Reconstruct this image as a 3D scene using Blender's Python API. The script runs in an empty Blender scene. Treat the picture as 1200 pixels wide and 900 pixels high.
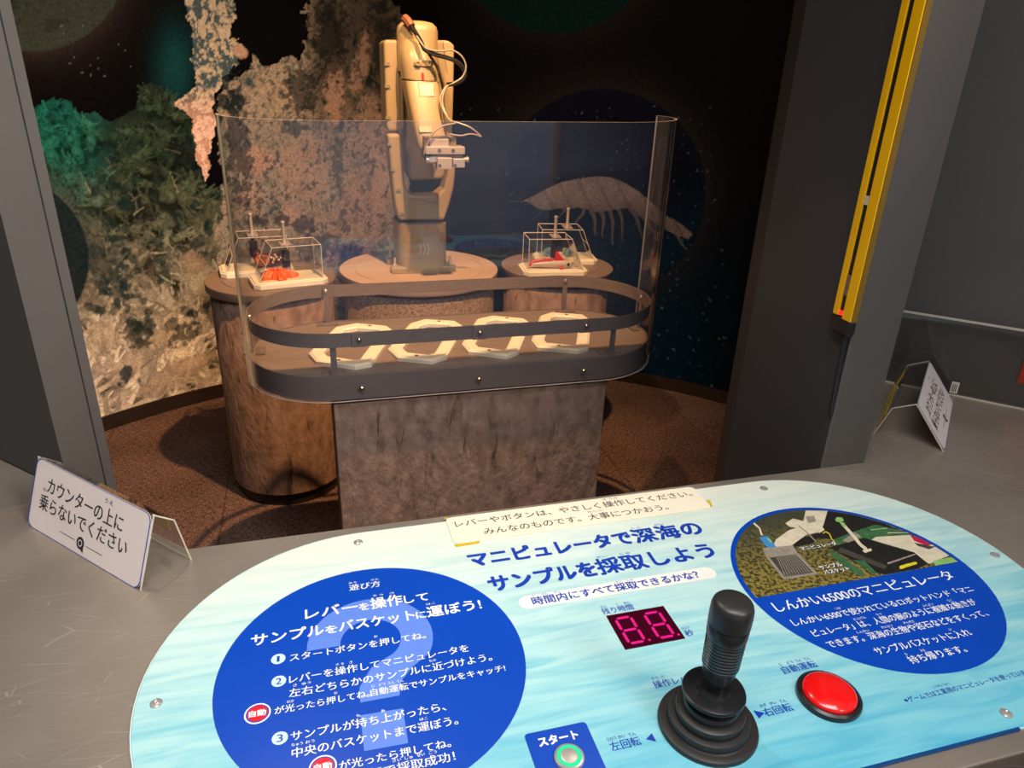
import bpy, bmesh, math, random
import numpy as np
from mathutils import Vector, Matrix, noise as mnoise

# ------------------------------------------------------------------ camera, world, lights, exposure
S = bpy.context.scene
COL = S.collection
PI = math.pi
R_ = math.radians
CAM_POS = Vector((0, 0, 1.4))
FPX = 840.0                                     # focal length in pixels of the 1200 px wide frame
ROT = Matrix(((0.9626262, -0.07829402, 0.25926983), (-0.26877006, -0.39410675, 0.87888709), (0.03336838, -0.91572371, -0.40042057)))
# columns: image right, image down, view direction (world axes)
right, down, fwd = (Vector(ROT.col[i]) for i in range(3))
cd = bpy.data.cameras.new('camera'); cam = bpy.data.objects.new('camera', cd); COL.objects.link(cam)
cd.sensor_width = 36; cd.sensor_fit = 'HORIZONTAL'; cd.lens = 36 * FPX / 1200; cd.clip_start = .02
m = Matrix((right, -down, -fwd)).transposed().to_4x4(); m.translation = CAM_POS
cam.matrix_world = m
S.camera = cam
S.view_settings.view_transform = 'Standard'
S.view_settings.look = 'None'
S.view_settings.exposure = 0.0
S.view_settings.gamma = 1.0
S.view_settings.use_curve_mapping = False
S.cycles.max_bounces = 10
S.cycles.transparent_max_bounces = 24
S.cycles.sample_clamp_indirect = 6
S.cycles.use_denoising = True

W = bpy.data.worlds.new('world'); S.world = W; W.use_nodes = True
W.node_tree.nodes['Background'].inputs[0].default_value = (1, .96, .92, 1)
W.node_tree.nodes['Background'].inputs[1].default_value = .22

def spot(name, loc, target, watts, color, angle, blend=.4, r=.03):
    l = bpy.data.lights.new(name, 'SPOT'); l.energy = watts; l.color = color
    l.spot_size = R_(angle); l.spot_blend = blend; l.shadow_soft_size = r
    o = bpy.data.objects.new(name, l); COL.objects.link(o); o.location = loc
    o.rotation_euler = (Vector(target) - Vector(loc)).to_track_quat('-Z', 'Y').to_euler()
    return o
def area(name, loc, target, watts, color, sx, sy):
    l = bpy.data.lights.new(name, 'AREA'); l.energy = watts; l.color = color
    l.shape = 'RECTANGLE'; l.size = sx; l.size_y = sy
    o = bpy.data.objects.new(name, l); COL.objects.link(o); o.location = loc
    o.rotation_euler = (Vector(target) - Vector(loc)).to_track_quat('-Z', 'Y').to_euler()
    return o
WARM = (1, .52, .215)
spot('key_spot', (.46, 1.36, 2.70), (.0, 2.4, .55), 340, WARM, 80, 1, .025)
spot('right_wall_spot', (-.35, 1.5, 2.70), (1.35, 3.05, 1.15), 190, (1, .62, .34), 52, 1, .025)
spot('left_wall_spot', (1.15, 1.5, 2.70), (-.6, 3.05, 1.35), 150, (1, .60, .31), 56, 1, .025)
spot('left_counter_spot', (-.15, 1.42, 2.62), (.1, .75, .8), 30, (1, .88, .74), 60, .7, .025)
spot('right_counter_spot', (1.0, 1.42, 2.62), (.65, .6, .8), 24, (1, .88, .74), 60, .7, .025)
hall = area('hall_lamp', (.25, .0, 2.75), (.35, .42, .8), 15.5, (1, .97, .95), 1.5, .8); hall.data.spread = R_(112)
area('left_jamb_fill', (1.0, -.7, 2.3), (-.36, 1.09, 1.35), 7, (1, .90, .80), .5, .5).data.spread = R_(60)  # added fill that brightens the end of the left wall
area('hall_wall_fill', (.8, -1.5, 2.8), (.8, -2.5, .7), 26, (1, .97, .95), 2.6, .4).data.spread = R_(100)  # added unseen fill: lights the rear wall so the guard reflects it

# ------------------------------------------------------------------ where a point seen at a pixel lies on a plane of the place
def ray(px, py):
    return right * (px - 600) + down * (py - 450) + fwd * FPX
def az(px, py, z):
    d = ray(px, py); return CAM_POS + d * ((z - CAM_POS.z) / d.z)
def ay(px, py, y):
    d = ray(px, py); return CAM_POS + d * ((y - CAM_POS.y) / d.y)
def ax(px, py, x):
    d = ray(px, py); return CAM_POS + d * ((x - CAM_POS.x) / d.x)

# ------------------------------------------------------------------ materials
def srgb(r, g, b):
    f = lambda c: c / 12.92 if c <= .04045 else ((c + .055) / 1.055) ** 2.4
    return (f(r / 255), f(g / 255), f(b / 255), 1)
MATS = {}
def nodes(m):
    nt = m.node_tree
    return nt, nt.nodes, nt.links, nt.nodes['Principled BSDF']
def mat(name, col, rough=.5, metal=0, bump=0, bscale=60, var=0, vscale=8, stretch=(1, 1, 1), spec=.5, coat=0, emit=0):
    if name in MATS: return MATS[name]
    m = bpy.data.materials.new(name); m.use_nodes = True
    nt, N, L, b = nodes(m)
    b.inputs['Roughness'].default_value = rough; b.inputs['Metallic'].default_value = metal
    b.inputs['Specular IOR Level'].default_value = spec
    b.inputs['Coat Weight'].default_value = coat
    if emit:
        b.inputs['Emission Color'].default_value = col; b.inputs['Emission Strength'].default_value = emit
    tc = N.new('ShaderNodeTexCoord'); mp = N.new('ShaderNodeMapping'); mp.inputs['Scale'].default_value = stretch
    L.new(tc.outputs['Object'], mp.inputs[0])
    nz = N.new('ShaderNodeTexNoise'); nz.inputs['Scale'].default_value = vscale; nz.inputs['Detail'].default_value = 6
    L.new(mp.outputs[0], nz.inputs['Vector'])
    cr = N.new('ShaderNodeValToRGB')
    k = max(var, .04)
    cr.color_ramp.elements[0].position = .3; cr.color_ramp.elements[1].position = .7
    cr.color_ramp.elements[0].color = [c * (1 - k) for c in col[:3]] + [1]
    cr.color_ramp.elements[1].color = [min(1, c * (1 + k)) for c in col[:3]] + [1]
    L.new(nz.outputs['Fac'], cr.inputs[0]); L.new(cr.outputs[0], b.inputs['Base Color'])
    if bump:
        n2 = N.new('ShaderNodeTexNoise'); n2.inputs['Scale'].default_value = bscale; n2.inputs['Detail'].default_value = 4
        L.new(mp.outputs[0], n2.inputs['Vector'])
        bp = N.new('ShaderNodeBump'); bp.inputs['Strength'].default_value = bump; bp.inputs['Distance'].default_value = .004
        L.new(n2.outputs['Fac'], bp.inputs['Height']); L.new(bp.outputs[0], b.inputs['Normal'])
    MATS[name] = m
    return m
def clear(name, tint=(.97, .97, .97), refl=1.0, rough=.015, haze_film=0):
    if name in MATS: return MATS[name]
    m = bpy.data.materials.new(name); m.use_nodes = True
    nt = m.node_tree; N = nt.nodes; L = nt.links; N.clear()
    out = N.new('ShaderNodeOutputMaterial'); mix = N.new('ShaderNodeMixShader')
    tr = N.new('ShaderNodeBsdfTransparent'); tr.inputs[0].default_value = (*tint, 1)
    gl = N.new('ShaderNodeBsdfGlossy'); gl.inputs['Roughness'].default_value = rough
    lw = N.new('ShaderNodeLayerWeight'); lw.inputs[0].default_value = .5
    p = N.new('ShaderNodeMath'); p.operation = 'POWER'; p.inputs[1].default_value = 5
    L.new(lw.outputs['Facing'], p.inputs[0])
    q = N.new('ShaderNodeMath'); q.operation = 'MULTIPLY_ADD'; q.inputs[1].default_value = .9 * refl; q.inputs[2].default_value = .035 * refl
    L.new(p.outputs[0], q.inputs[0])
    nz = N.new('ShaderNodeTexNoise'); nz.inputs['Scale'].default_value = 3          # faint smears on the sheet
    tc = N.new('ShaderNodeTexCoord'); L.new(tc.outputs['Object'], nz.inputs['Vector'])
    r2 = N.new('ShaderNodeMath'); r2.operation = 'MULTIPLY'; r2.inputs[1].default_value = rough * 2
    L.new(nz.outputs['Fac'], r2.inputs[0]); L.new(r2.outputs[0], gl.inputs['Roughness'])
    L.new(q.outputs[0], mix.inputs[0]); L.new(tr.outputs[0], mix.inputs[1]); L.new(gl.outputs[0], mix.inputs[2])
    if haze_film:                                       # level wiping streaks in a bluish film that paints in reflected haze
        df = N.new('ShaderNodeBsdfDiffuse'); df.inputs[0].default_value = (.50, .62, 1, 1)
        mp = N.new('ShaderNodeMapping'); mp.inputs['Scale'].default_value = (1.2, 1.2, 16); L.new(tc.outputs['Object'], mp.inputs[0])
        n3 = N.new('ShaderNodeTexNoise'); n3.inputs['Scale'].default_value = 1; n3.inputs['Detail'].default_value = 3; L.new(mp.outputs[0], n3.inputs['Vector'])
        sm = N.new('ShaderNodeMapRange'); sm.inputs[1].default_value = .3; sm.inputs[2].default_value = .7; sm.inputs[3].default_value = haze_film * .7; sm.inputs[4].default_value = haze_film * 1.3; L.new(n3.outputs['Fac'], sm.inputs[0])
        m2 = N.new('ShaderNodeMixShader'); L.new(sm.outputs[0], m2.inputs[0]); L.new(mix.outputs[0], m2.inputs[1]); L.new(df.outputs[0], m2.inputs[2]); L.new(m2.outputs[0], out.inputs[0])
    else: L.new(mix.outputs[0], out.inputs[0])
    MATS[name] = m
    return m
ACRYL = clear('clear_acrylic', (.97, .97, .97), 1.3)
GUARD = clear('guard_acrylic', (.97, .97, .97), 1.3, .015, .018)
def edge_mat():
    m = mat('acrylic_edge', (.85, .8, .72, 1), .25)  # warm pale colour stands in for the glow of acrylic edges
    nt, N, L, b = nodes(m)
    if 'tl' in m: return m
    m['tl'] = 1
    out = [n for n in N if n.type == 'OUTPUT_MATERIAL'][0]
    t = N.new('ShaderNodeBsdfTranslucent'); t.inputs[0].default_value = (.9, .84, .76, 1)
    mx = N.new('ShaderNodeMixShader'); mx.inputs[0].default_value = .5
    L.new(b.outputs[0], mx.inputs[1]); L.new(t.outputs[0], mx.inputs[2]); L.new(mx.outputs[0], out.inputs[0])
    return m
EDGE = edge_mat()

def steel_counter():
    m = mat('brushed_steel', (.43, .365, .30, 1), .34, .62, var=.16, vscale=5, stretch=(1, 1, 1))
    nt, N, L, b = nodes(m)
    tc = N.new('ShaderNodeTexCoord')
    mp = N.new('ShaderNodeMapping'); mp.inputs['Scale'].default_value = (6, 420, 1); L.new(tc.outputs['Object'], mp.inputs[0])
    nz = N.new('ShaderNodeTexNoise'); nz.inputs['Scale'].default_value = 1; nz.inputs['Detail'].default_value = 5; L.new(mp.outputs[0], nz.inputs['Vector'])
    bp = N.new('ShaderNodeBump'); bp.inputs['Strength'].default_value = .18; bp.inputs['Distance'].default_value = .0012; L.new(nz.outputs['Fac'], bp.inputs['Height'])
    L.new(bp.outputs[0], b.inputs['Normal'])
    # fine scratches: thin edges of stretched, warped cells, kept only in patches
    last = None
    for k, (sc, rot) in enumerate(((9, .5), (14, 2.0), (22, 1.1))):
        wn = N.new('ShaderNodeTexNoise'); wn.inputs['Scale'].default_value = 4 + k; L.new(tc.outputs['Object'], wn.inputs['Vector'])
        va = N.new('ShaderNodeVectorMath'); va.operation = 'MULTIPLY_ADD'; va.inputs[1].default_value = (.05, .05, .05)
        L.new(wn.outputs['Color'], va.inputs[0]); L.new(tc.outputs['Object'], va.inputs[2])
        mp2 = N.new('ShaderNodeMapping'); mp2.inputs['Rotation'].default_value = (0, 0, rot); mp2.inputs['Scale'].default_value = (.5, 3.4, 1); L.new(va.outputs[0], mp2.inputs[0])
        vo = N.new('ShaderNodeTexVoronoi'); vo.feature = 'DISTANCE_TO_EDGE'; vo.inputs['Scale'].default_value = sc; L.new(mp2.outputs[0], vo.inputs['Vector'])
        lt = N.new('ShaderNodeMapRange'); lt.inputs[1].default_value = .0; lt.inputs[2].default_value = .010; lt.inputs[3].default_value = 1; lt.inputs[4].default_value = 0; L.new(vo.outputs['Distance'], lt.inputs[0])
        mk = N.new('ShaderNodeTexNoise'); mk.inputs['Scale'].default_value = 12 + 5 * k; mk.inputs['Detail'].default_value = 3; L.new(va.outputs[0], mk.inputs['Vector'])
        mr = N.new('ShaderNodeMapRange'); mr.inputs[1].default_value = .50; mr.inputs[2].default_value = .62; L.new(mk.outputs['Fac'], mr.inputs[0])
        mu = N.new('ShaderNodeMath'); mu.operation = 'MULTIPLY'; L.new(lt.outputs[0], mu.inputs[0]); L.new(mr.outputs[0], mu.inputs[1])
        if last is None: last = mu.outputs[0]
        else:
            a = N.new('ShaderNodeMath'); a.operation = 'MAXIMUM'; L.new(last, a.inputs[0]); L.new(mu.outputs[0], a.inputs[1]); last = a.outputs[0]
    mix = N.new('ShaderNodeMixRGB'); mix.inputs[2].default_value = (.72, .68, .62, 1)
    sc_ = N.new('ShaderNodeMath'); sc_.operation = 'MULTIPLY'; sc_.inputs[1].default_value = .62; L.new(last, sc_.inputs[0])
    L.new(sc_.outputs[0], mix.inputs[0])
    src = b.inputs['Base Color'].links[0].from_socket
    L.new(src, mix.inputs[1]); L.new(mix.outputs[0], b.inputs['Base Color'])
    return m
STEEL = steel_counter()

def carpet_mat():
    m = mat('brown_carpet', (.130, .085, .074, 1), .95, bump=.5, bscale=160, var=.25, vscale=3, spec=.1)
    nt, N, L, b = nodes(m)
    tc = N.new('ShaderNodeTexCoord')
    outs = []
    for st in ((60, 260, 1), (260, 60, 1)):
        mp = N.new('ShaderNodeMapping'); mp.inputs['Scale'].default_value = st; L.new(tc.outputs['Object'], mp.inputs[0])
        nz = N.new('ShaderNodeTexNoise'); nz.inputs['Scale'].default_value = 1; nz.inputs['Detail'].default_value = 2; L.new(mp.outputs[0], nz.inputs['Vector']); outs.append(nz.outputs['Fac'])
    mx = N.new('ShaderNodeMath'); mx.operation = 'MAXIMUM'; L.new(outs[0], mx.inputs[0]); L.new(outs[1], mx.inputs[1])
    rp = N.new('ShaderNodeValToRGB'); rp.color_ramp.elements[0].position = .42; rp.color_ramp.elements[1].position = .72
    rp.color_ramp.elements[0].color = (.35, .35, .35, 1); rp.color_ramp.elements[1].color = (2.0, 1.95, 1.9, 1); L.new(mx.outputs[0], rp.inputs[0])
    # seams of the carpet tiles
    sx = N.new('ShaderNodeSeparateXYZ'); L.new(tc.outputs['Object'], sx.inputs[0])
    pp = N.new('ShaderNodeMath'); pp.operation = 'PINGPONG'; pp.inputs[1].default_value = .239
    ad = N.new('ShaderNodeMath'); ad.operation = 'ADD'; ad.inputs[1].default_value = 5 * .478 + .345; L.new(sx.outputs[0], ad.inputs[0]); L.new(ad.outputs[0], pp.inputs[0])
    sm = N.new('ShaderNodeMapRange'); sm.inputs[1].default_value = .001; sm.inputs[2].default_value = .004; sm.inputs[3].default_value = .55; sm.inputs[4].default_value = 1; L.new(pp.outputs[0], sm.inputs[0])
    m1 = N.new('ShaderNodeMixRGB'); m1.blend_type = 'MULTIPLY'; m1.inputs[0].default_value = 1
    L.new(b.inputs['Base Color'].links[0].from_socket, m1.inputs[1]); L.new(rp.outputs[0], m1.inputs[2])
    m2 = N.new('ShaderNodeMixRGB'); m2.blend_type = 'MULTIPLY'; m2.inputs[0].default_value = 1
    L.new(m1.outputs[0], m2.inputs[1]); L.new(sm.outputs[0], m2.inputs[2]); L.new(m2.outputs[0], b.inputs['Base Color'])
    return m
CARPET = carpet_mat()

def cladding_mat():
    m = mat('bark_cladding', (.275, .182, .142, 1), .72, bump=.9, bscale=85, var=.34, vscale=34, stretch=(1, 1, .55), spec=.25)
    nt, N, L, b = nodes(m)
    tc = N.new('ShaderNodeTexCoord')
    mp = N.new('ShaderNodeMapping'); mp.inputs['Scale'].default_value = (38, 38, 7); L.new(tc.outputs['Object'], mp.inputs[0])
    nz = N.new('ShaderNodeTexNoise'); nz.inputs['Scale'].default_value = 1; nz.inputs['Detail'].default_value = 8; nz.inputs['Roughness'].default_value = .68; nz.inputs['Distortion'].default_value = .9; L.new(mp.outputs[0], nz.inputs['Vector'])
    rp = N.new('ShaderNodeValToRGB'); rp.color_ramp.elements[0].position = .33; rp.color_ramp.elements[1].position = .43
    rp.color_ramp.elements[0].color = (.24, .20, .19, 1); rp.color_ramp.elements[1].color = (1, 1, 1, 1); L.new(nz.outputs['Fac'], rp.inputs[0])
    mx = N.new('ShaderNodeMixRGB'); mx.blend_type = 'MULTIPLY'; mx.inputs[0].default_value = .75
    L.new(b.inputs['Base Color'].links[0].from_socket, mx.inputs[1]); L.new(rp.outputs[0], mx.inputs[2]); L.new(mx.outputs[0], b.inputs['Base Color'])
    return m
CLAD = cladding_mat()

def water_print():
    m = mat('water_print', (.7, .9, .9, 1), .28, coat=.0)
    nt, N, L, b = nodes(m)
    tc = N.new('ShaderNodeTexCoord')
    sp = N.new('ShaderNodeSeparateXYZ'); L.new(tc.outputs['Object'], sp.inputs[0])
    mp = N.new('ShaderNodeMapping'); mp.inputs['Scale'].default_value = (7, 62, 1); L.new(tc.outputs['Object'], mp.inputs[0])
    nz = N.new('ShaderNodeTexNoise'); nz.inputs['Scale'].default_value = 1; nz.inputs['Detail'].default_value = 5; nz.inputs['Distortion'].default_value = .8; L.new(mp.outputs[0], nz.inputs['Vector'])
    g = N.new('ShaderNodeMapRange'); g.inputs[1].default_value = .245; g.inputs[2].default_value = -.245; L.new(sp.outputs[1], g.inputs[0])
    base = N.new('ShaderNodeValToRGB'); e = base.color_ramp.elements
    e[0].position = 0; e[0].color = srgb(230, 231, 214); e[1].position = 1; e[1].color = srgb(114, 198, 218)
    for p, c in ((.16, srgb(218, 232, 222)), (.36, srgb(198, 228, 224)), (.62, srgb(174, 220, 220)), (.85, srgb(138, 206, 218))):
        n = e.new(p); n.color = c
    L.new(g.outputs[0], base.inputs[0])
    dk = N.new('ShaderNodeValToRGB'); e = dk.color_ramp.elements
    e[0].position = 0; e[0].color = srgb(224, 229, 214); e[1].position = 1; e[1].color = srgb(80, 178, 208)
    n = e.new(.3); n.color = srgb(170, 210, 212); n = e.new(.6); n.color = srgb(128, 198, 212)
    L.new(g.outputs[0], dk.inputs[0])
    th = N.new('ShaderNodeMapRange'); th.inputs[1].default_value = .40; th.inputs[2].default_value = .68; L.new(nz.outputs['Fac'], th.inputs[0])
    mx = N.new('ShaderNodeMixRGB'); L.new(th.outputs[0], mx.inputs[0]); L.new(base.outputs[0], mx.inputs[1]); L.new(dk.outputs[0], mx.inputs[2])
    L.new(mx.outputs[0], b.inputs['Base Color'])
    return m
WATER = water_print()

BLUE = mat('blue_print', srgb(0, 68, 180), .3)
PALEBLUE = mat('pale_blue_print', srgb(96, 134, 224), .3)
WHITE = mat('white_print', srgb(240, 242, 244), .35)
NAVY = mat('navy_print', srgb(20, 66, 170), .35)
NAVYTEXT = mat('navy_lettering', srgb(16, 60, 170), .35)
BLACKTEXT = mat('black_lettering', srgb(32, 30, 40), .5)
PAPER = mat('laminated_paper', srgb(242, 232, 208), .35)
CARD = mat('printed_card', srgb(226, 214, 210), .4)
GREYPAINT = mat('grey_wall_paint', (.086, .077, .070, 1), .55, bump=.06, bscale=300)
DARKFACE = mat('dark_wall_face', (.040, .040, .042, 1), .5, bump=.05, bscale=300)
WALLPAINT = mat('warm_grey_wall_paint', (.085, .080, .075, 1), .6, bump=.05, bscale=250)
BLACK = mat('black_plastic', (.012, .012, .013, 1), .28)
RUBBER = mat('black_rubber', (.022, .020, .019, 1), .42, bump=.05, bscale=200)
BLACKPAINT = mat('matt_black_paint', (.010, .009, .008, 1), .8)
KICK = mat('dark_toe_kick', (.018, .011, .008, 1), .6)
CHROME = mat('polished_screw_steel', (.62, .59, .55, 1), .22, .6)
RAILMETAL = mat('brown_grey_metal', (.23, .185, .16, 1), .42, .35, var=.12, vscale=30, stretch=(1, 1, 6))
SKIRT = mat('grey_table_edging', (.16, .122, .10, 1), .45)
TABLETOP = mat('brushed_brown_tabletop', (.22, .175, .145, 1), .5, .1, var=.18, vscale=3, stretch=(2, 60, 1))
CREAM = mat('ivory_tray_plastic', (.80, .76, .62, 1), .45)
ROBOT = mat('ivory_robot_enamel', (.34, .26, .14, 1), .33)
ROBOTSEAM = mat('robot_seam', (.22, .17, .10, 1), .6)
ALU = mat('brushed_aluminium', (.66, .60, .55, 1), .32, .6)
DISCTOP = mat('grey_pedestal_top', (.50, .37, .29, 1), .55)
YELLOW = mat('safety_yellow', srgb(255, 188, 8), .3)
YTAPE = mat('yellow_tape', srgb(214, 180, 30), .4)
RED = mat('red_button_plastic', (.85, .008, .008, 1), .18, coat=.6)

# ------------------------------------------------------------------ mesh helpers
def origin(o):
    v = Vector((0, 0, 0))
    while o is not None:
        v += o.location; o = o.parent
    return v
def obj(name, bm, mats, parent=None, smooth=False, bevel=0, segs=2, label=None):
    me = bpy.data.meshes.new(name)
    bmesh.ops.recalc_face_normals(bm, faces=bm.faces)
    bm.to_mesh(me); bm.free()
    if parent is not None: me.transform(Matrix.Translation(-origin(parent)))
    for mm in (mats if isinstance(mats, (list, tuple)) else [mats]): me.materials.append(mm)
    if smooth:
        me.polygons.foreach_set('use_smooth', [True] * len(me.polygons))
        try: me.set_sharp_from_angle(angle=R_(40))
        except Exception: pass
    o = bpy.data.objects.new(name, me); COL.objects.link(o)
    if parent is not None: o.parent = parent
    if bevel:
        bv = o.modifiers.new('bevel', 'BEVEL'); bv.width = bevel; bv.segments = segs; bv.limit_method = 'ANGLE'; bv.angle_limit = R_(35)
        bv.harden_normals = False
    if label: o['label'] = label
    return o
def tag(o, label, cat, group=None):
    o['label'] = label; o['category'] = cat
    if group: o['group'] = group
    return o
def thing(name, label, cat, loc=(0, 0, 0), group=None):
    o = bpy.data.objects.new(name, None); COL.objects.link(o); o.location = loc; o.empty_display_size = .05
    return tag(o, label, cat, group)
def struct(name, bm, mats, parent=None, **k):
    o = obj(name, bm, mats, parent, **k)
    if parent is None: o['kind'] = 'structure'
    return o
def box(bm, a, b, mi=0):
    x0, y0, z0 = a; x1, y1, z1 = b
    v = [bm.verts.new(p) for p in ((x0, y0, z0), (x1, y0, z0), (x1, y1, z0), (x0, y1, z0), (x0, y0, z1), (x1, y0, z1), (x1, y1, z1), (x0, y1, z1))]
    for f in ((0, 3, 2, 1), (4, 5, 6, 7), (0, 1, 5, 4), (1, 2, 6, 5), (2, 3, 7, 6), (3, 0, 4, 7)):
        bm.faces.new([v[i] for i in f]).material_index = mi
    return v
def hull8(bm, lo, hi, mi=0):
    v = [bm.verts.new(p) for p in list(lo) + list(hi)]; n = len(lo)
    bm.faces.new(v[:n][::-1]).material_index = mi; bm.faces.new(v[n:]).material_index = mi
    for i in range(n):
        j = (i + 1) % n; bm.faces.new((v[i], v[j], v[n + j], v[n + i])).material_index = mi
def prism(bm, pts, z0, z1, mi=0, side_mi=None):
    """a plan outline (x, y) raised from z0 to z1"""
    a = [bm.verts.new((p[0], p[1], z0)) for p in pts]; b = [bm.verts.new((p[0], p[1], z1)) for p in pts]; n = len(pts)
    bm.faces.new(a[::-1]).material_index = mi; bm.faces.new(b).material_index = mi
    for i in range(n):
        j = (i + 1) % n; bm.faces.new((a[i], a[j], b[j], b[i])).material_index = mi if side_mi is None else side_mi
def extrude(bm, pts, vec, mi=0):
    a = [bm.verts.new(p) for p in pts]; b = [bm.verts.new(Vector(p) + Vector(vec)) for p in pts]; n = len(pts)
    bm.faces.new(a[::-1]).material_index = mi; bm.faces.new(b).material_index = mi
    for i in range(n):
        j = (i + 1) % n; bm.faces.new((a[i], a[j], b[j], b[i])).material_index = mi
def lathe(bm, prof, c=(0, 0, 0), n=48, axis=None, mi=0):
    """profile [(r, h)] around the z axis at c, or tilted to axis"""
    q = Vector((0, 0, 1)).rotation_difference(Vector(axis)) if axis is not None else None
    rings = []
    for r, h in prof:
        ring = []
        for i in range(n if r > 1e-6 else 1):
            t = 2 * PI * i / n; p = Vector((r * math.cos(t), r * math.sin(t), h))
            if q: p = q @ p
            ring.append(bm.verts.new(p + Vector(c)))
        rings.append(ring)
    for A, B in zip(rings, rings[1:]):
        if len(A) == 1 and len(B) == 1: continue
        for i in range(n):
            j = (i + 1) % n
            if len(A) == 1: f = (A[0], B[i], B[j])
            elif len(B) == 1: f = (A[i], A[j], B[0])
            else: f = (A[i], A[j], B[j], B[i])
            bm.faces.new(f).material_index = mi
    for ring in (rings[0], rings[-1]):
        if len(ring) > 2: bm.faces.new(ring).material_index = mi
def tube(bm, pts, r, n=10, mi=0):
    pts = [Vector(p) for p in pts]; rings = []
    rr = r if isinstance(r, (list, tuple)) else [r] * len(pts)
    t0 = (pts[1] - pts[0]).normalized(); u = t0.orthogonal().normalized()
    for k, p in enumerate(pts):
        t = (pts[min(k + 1, len(pts) - 1)] - pts[max(k - 1, 0)]).normalized()
        u = (u - t * u.dot(t)).normalized(); w = t.cross(u)
        rings.append([bm.verts.new(p + (u * math.cos(2 * PI * i / n) + w * math.sin(2 * PI * i / n)) * rr[k]) for i in range(n)])
    for A, B in zip(rings, rings[1:]):
        for i in range(n):
            j = (i + 1) % n; bm.faces.new((A[i], A[j], B[j], B[i])).material_index = mi
    bm.faces.new(rings[0][::-1]).material_index = mi; bm.faces.new(rings[-1]).material_index = mi
def smooth_path(pts, k=6):
    pts = [Vector(p) for p in pts]; out = []
    P = [pts[0]] + pts + [pts[-1]]
    for i in range(1, len(P) - 2):
        for s in range(k):
            t = s / k; a, b, c, d = P[i - 1:i + 3]
            out.append(.5 * ((2 * b) + (c - a) * t + (2 * a - 5 * b + 4 * c - d) * t * t + (3 * b - a - 3 * c + d) * t ** 3))
    out.append(pts[-1]); return out
def stadium(x0, x1, yc, r, n=24):
    pts = []
    for i in range(n + 1):
        t = -PI / 2 + PI * i / n; pts.append((x1 - r + r * math.cos(t), yc + r * math.sin(t)))
    for i in range(n + 1):
        t = PI / 2 + PI * i / n; pts.append((x0 + r + r * math.cos(t), yc + r * math.sin(t)))
    return pts
def band(bm, outer, inner, z0, z1, mi=0, closed=True):
    n = len(outer)
    V = [[bm.verts.new((p[0], p[1], z)) for p in L_] for L_, z in ((outer, z0), (outer, z1), (inner, z1), (inner, z0))]
    for i in range(n if closed else n - 1):
        j = (i + 1) % n
        for a, b in ((0, 1), (1, 2), (2, 3), (3, 0)):
            bm.faces.new((V[a][i], V[a][j], V[b][j], V[b][i])).material_index = mi
    if not closed:
        for i in (0, n - 1): bm.faces.new([V[k][i] for k in range(4)]).material_index = mi
def flat(bm, pts, z, mi=0):
    bm.faces.new([bm.verts.new((p[0], p[1], z)) for p in pts]).material_index = mi
def disc_pts(cx, cy, r, n=96, a0=0, a1=2 * PI):
    return [(cx + r * math.cos(a0 + (a1 - a0) * i / n), cy + r * math.sin(a0 + (a1 - a0) * i / n)) for i in range(n)]
def sphere(bm, c, r, sx=1, sy=1, sz=1, u=24, v=14, rot=None):
    M = Matrix.Translation(Vector(c)) @ (rot.to_4x4() if rot else Matrix()) @ Matrix.Diagonal((sx * r, sy * r, sz * r, 1))
    return bmesh.ops.create_uvsphere(bm, u_segments=u, v_segments=v, radius=1, matrix=M)['verts']
B = bmesh.new
def inset(pts, d):
    """offset a counter-clockwise outline inwards"""
    n = len(pts); P = [Vector((p[0], p[1])) for p in pts]
    A = sum(P[i].x * P[(i + 1) % n].y - P[(i + 1) % n].x * P[i].y for i in range(n))
    s = 1 if A > 0 else -1; out = []
    for i in range(n):
        e1 = (P[i] - P[i - 1]).normalized(); e2 = (P[(i + 1) % n] - P[i]).normalized()
        n1 = Vector((-e1.y, e1.x)) * s; n2 = Vector((-e2.y, e2.x)) * s
        k = 1 + n1.dot(n2)
        q = P[i] + (n1 + n2) * (d / max(k, .3)); out.append((q.x, q.y))
    return out
# lettering -----------------------------------------------------------
def text_mesh(body, bold=0.0):
    c = bpy.data.curves.new('t', 'FONT'); c.body = body; c.size = 1; c.offset = bold; c.resolution_u = 4
    o = bpy.data.objects.new('t', c); COL.objects.link(o)
    dg = bpy.context.evaluated_depsgraph_get()
    me = bpy.data.meshes.new_from_object(o.evaluated_get(dg))
    bpy.data.objects.remove(o); bpy.data.curves.remove(c)
    return me
def letter(bm, body, p0, p1, up, size=None, bold=.012, mi=0):
    """flat lettering whose baseline runs from p0 to p1, with its tops towards up"""
    me = text_mesh(body)
    p0, p1, up = Vector(p0), Vector(p1), Vector(up).normalized()
    xs = [v.co.x for v in me.vertices]; x0, x1 = min(xs), max(xs)
    w = (p1 - p0).length; ex = (p1 - p0).normalized(); kx = w / (x1 - x0)
    ky = size if size else kx
    b = bold * min(kx, ky) * 1.25
    if bold < .002: shifts = [(0, 0)]
    elif bold < .015: shifts = [(-b, 0), (b, 0)]
    elif bold < .05: shifts = [(0, 0), (b, b), (-b, b), (-b, -b), (b, -b)]
    else: shifts = [(b * math.cos(2 * PI * i / 8), b * math.sin(2 * PI * i / 8)) for i in range(8)]
    polys = [tuple(p.vertices) for p in me.polygons]
    nrm = ex.cross(up).normalized()
    for q_, (sx_, sy_) in enumerate(shifts):                         # heavier strokes: the same outline set down again a hair aside
        vs = [bm.verts.new(p0 + ex * ((v.co.x - x0) * kx + sx_) + up * (v.co.y * ky + sy_) + nrm * (q_ * 1.6e-5)) for v in me.vertices]
        for p in polys: bm.faces.new([vs[i] for i in p]).material_index = mi
    bpy.data.meshes.remove(me)
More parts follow.
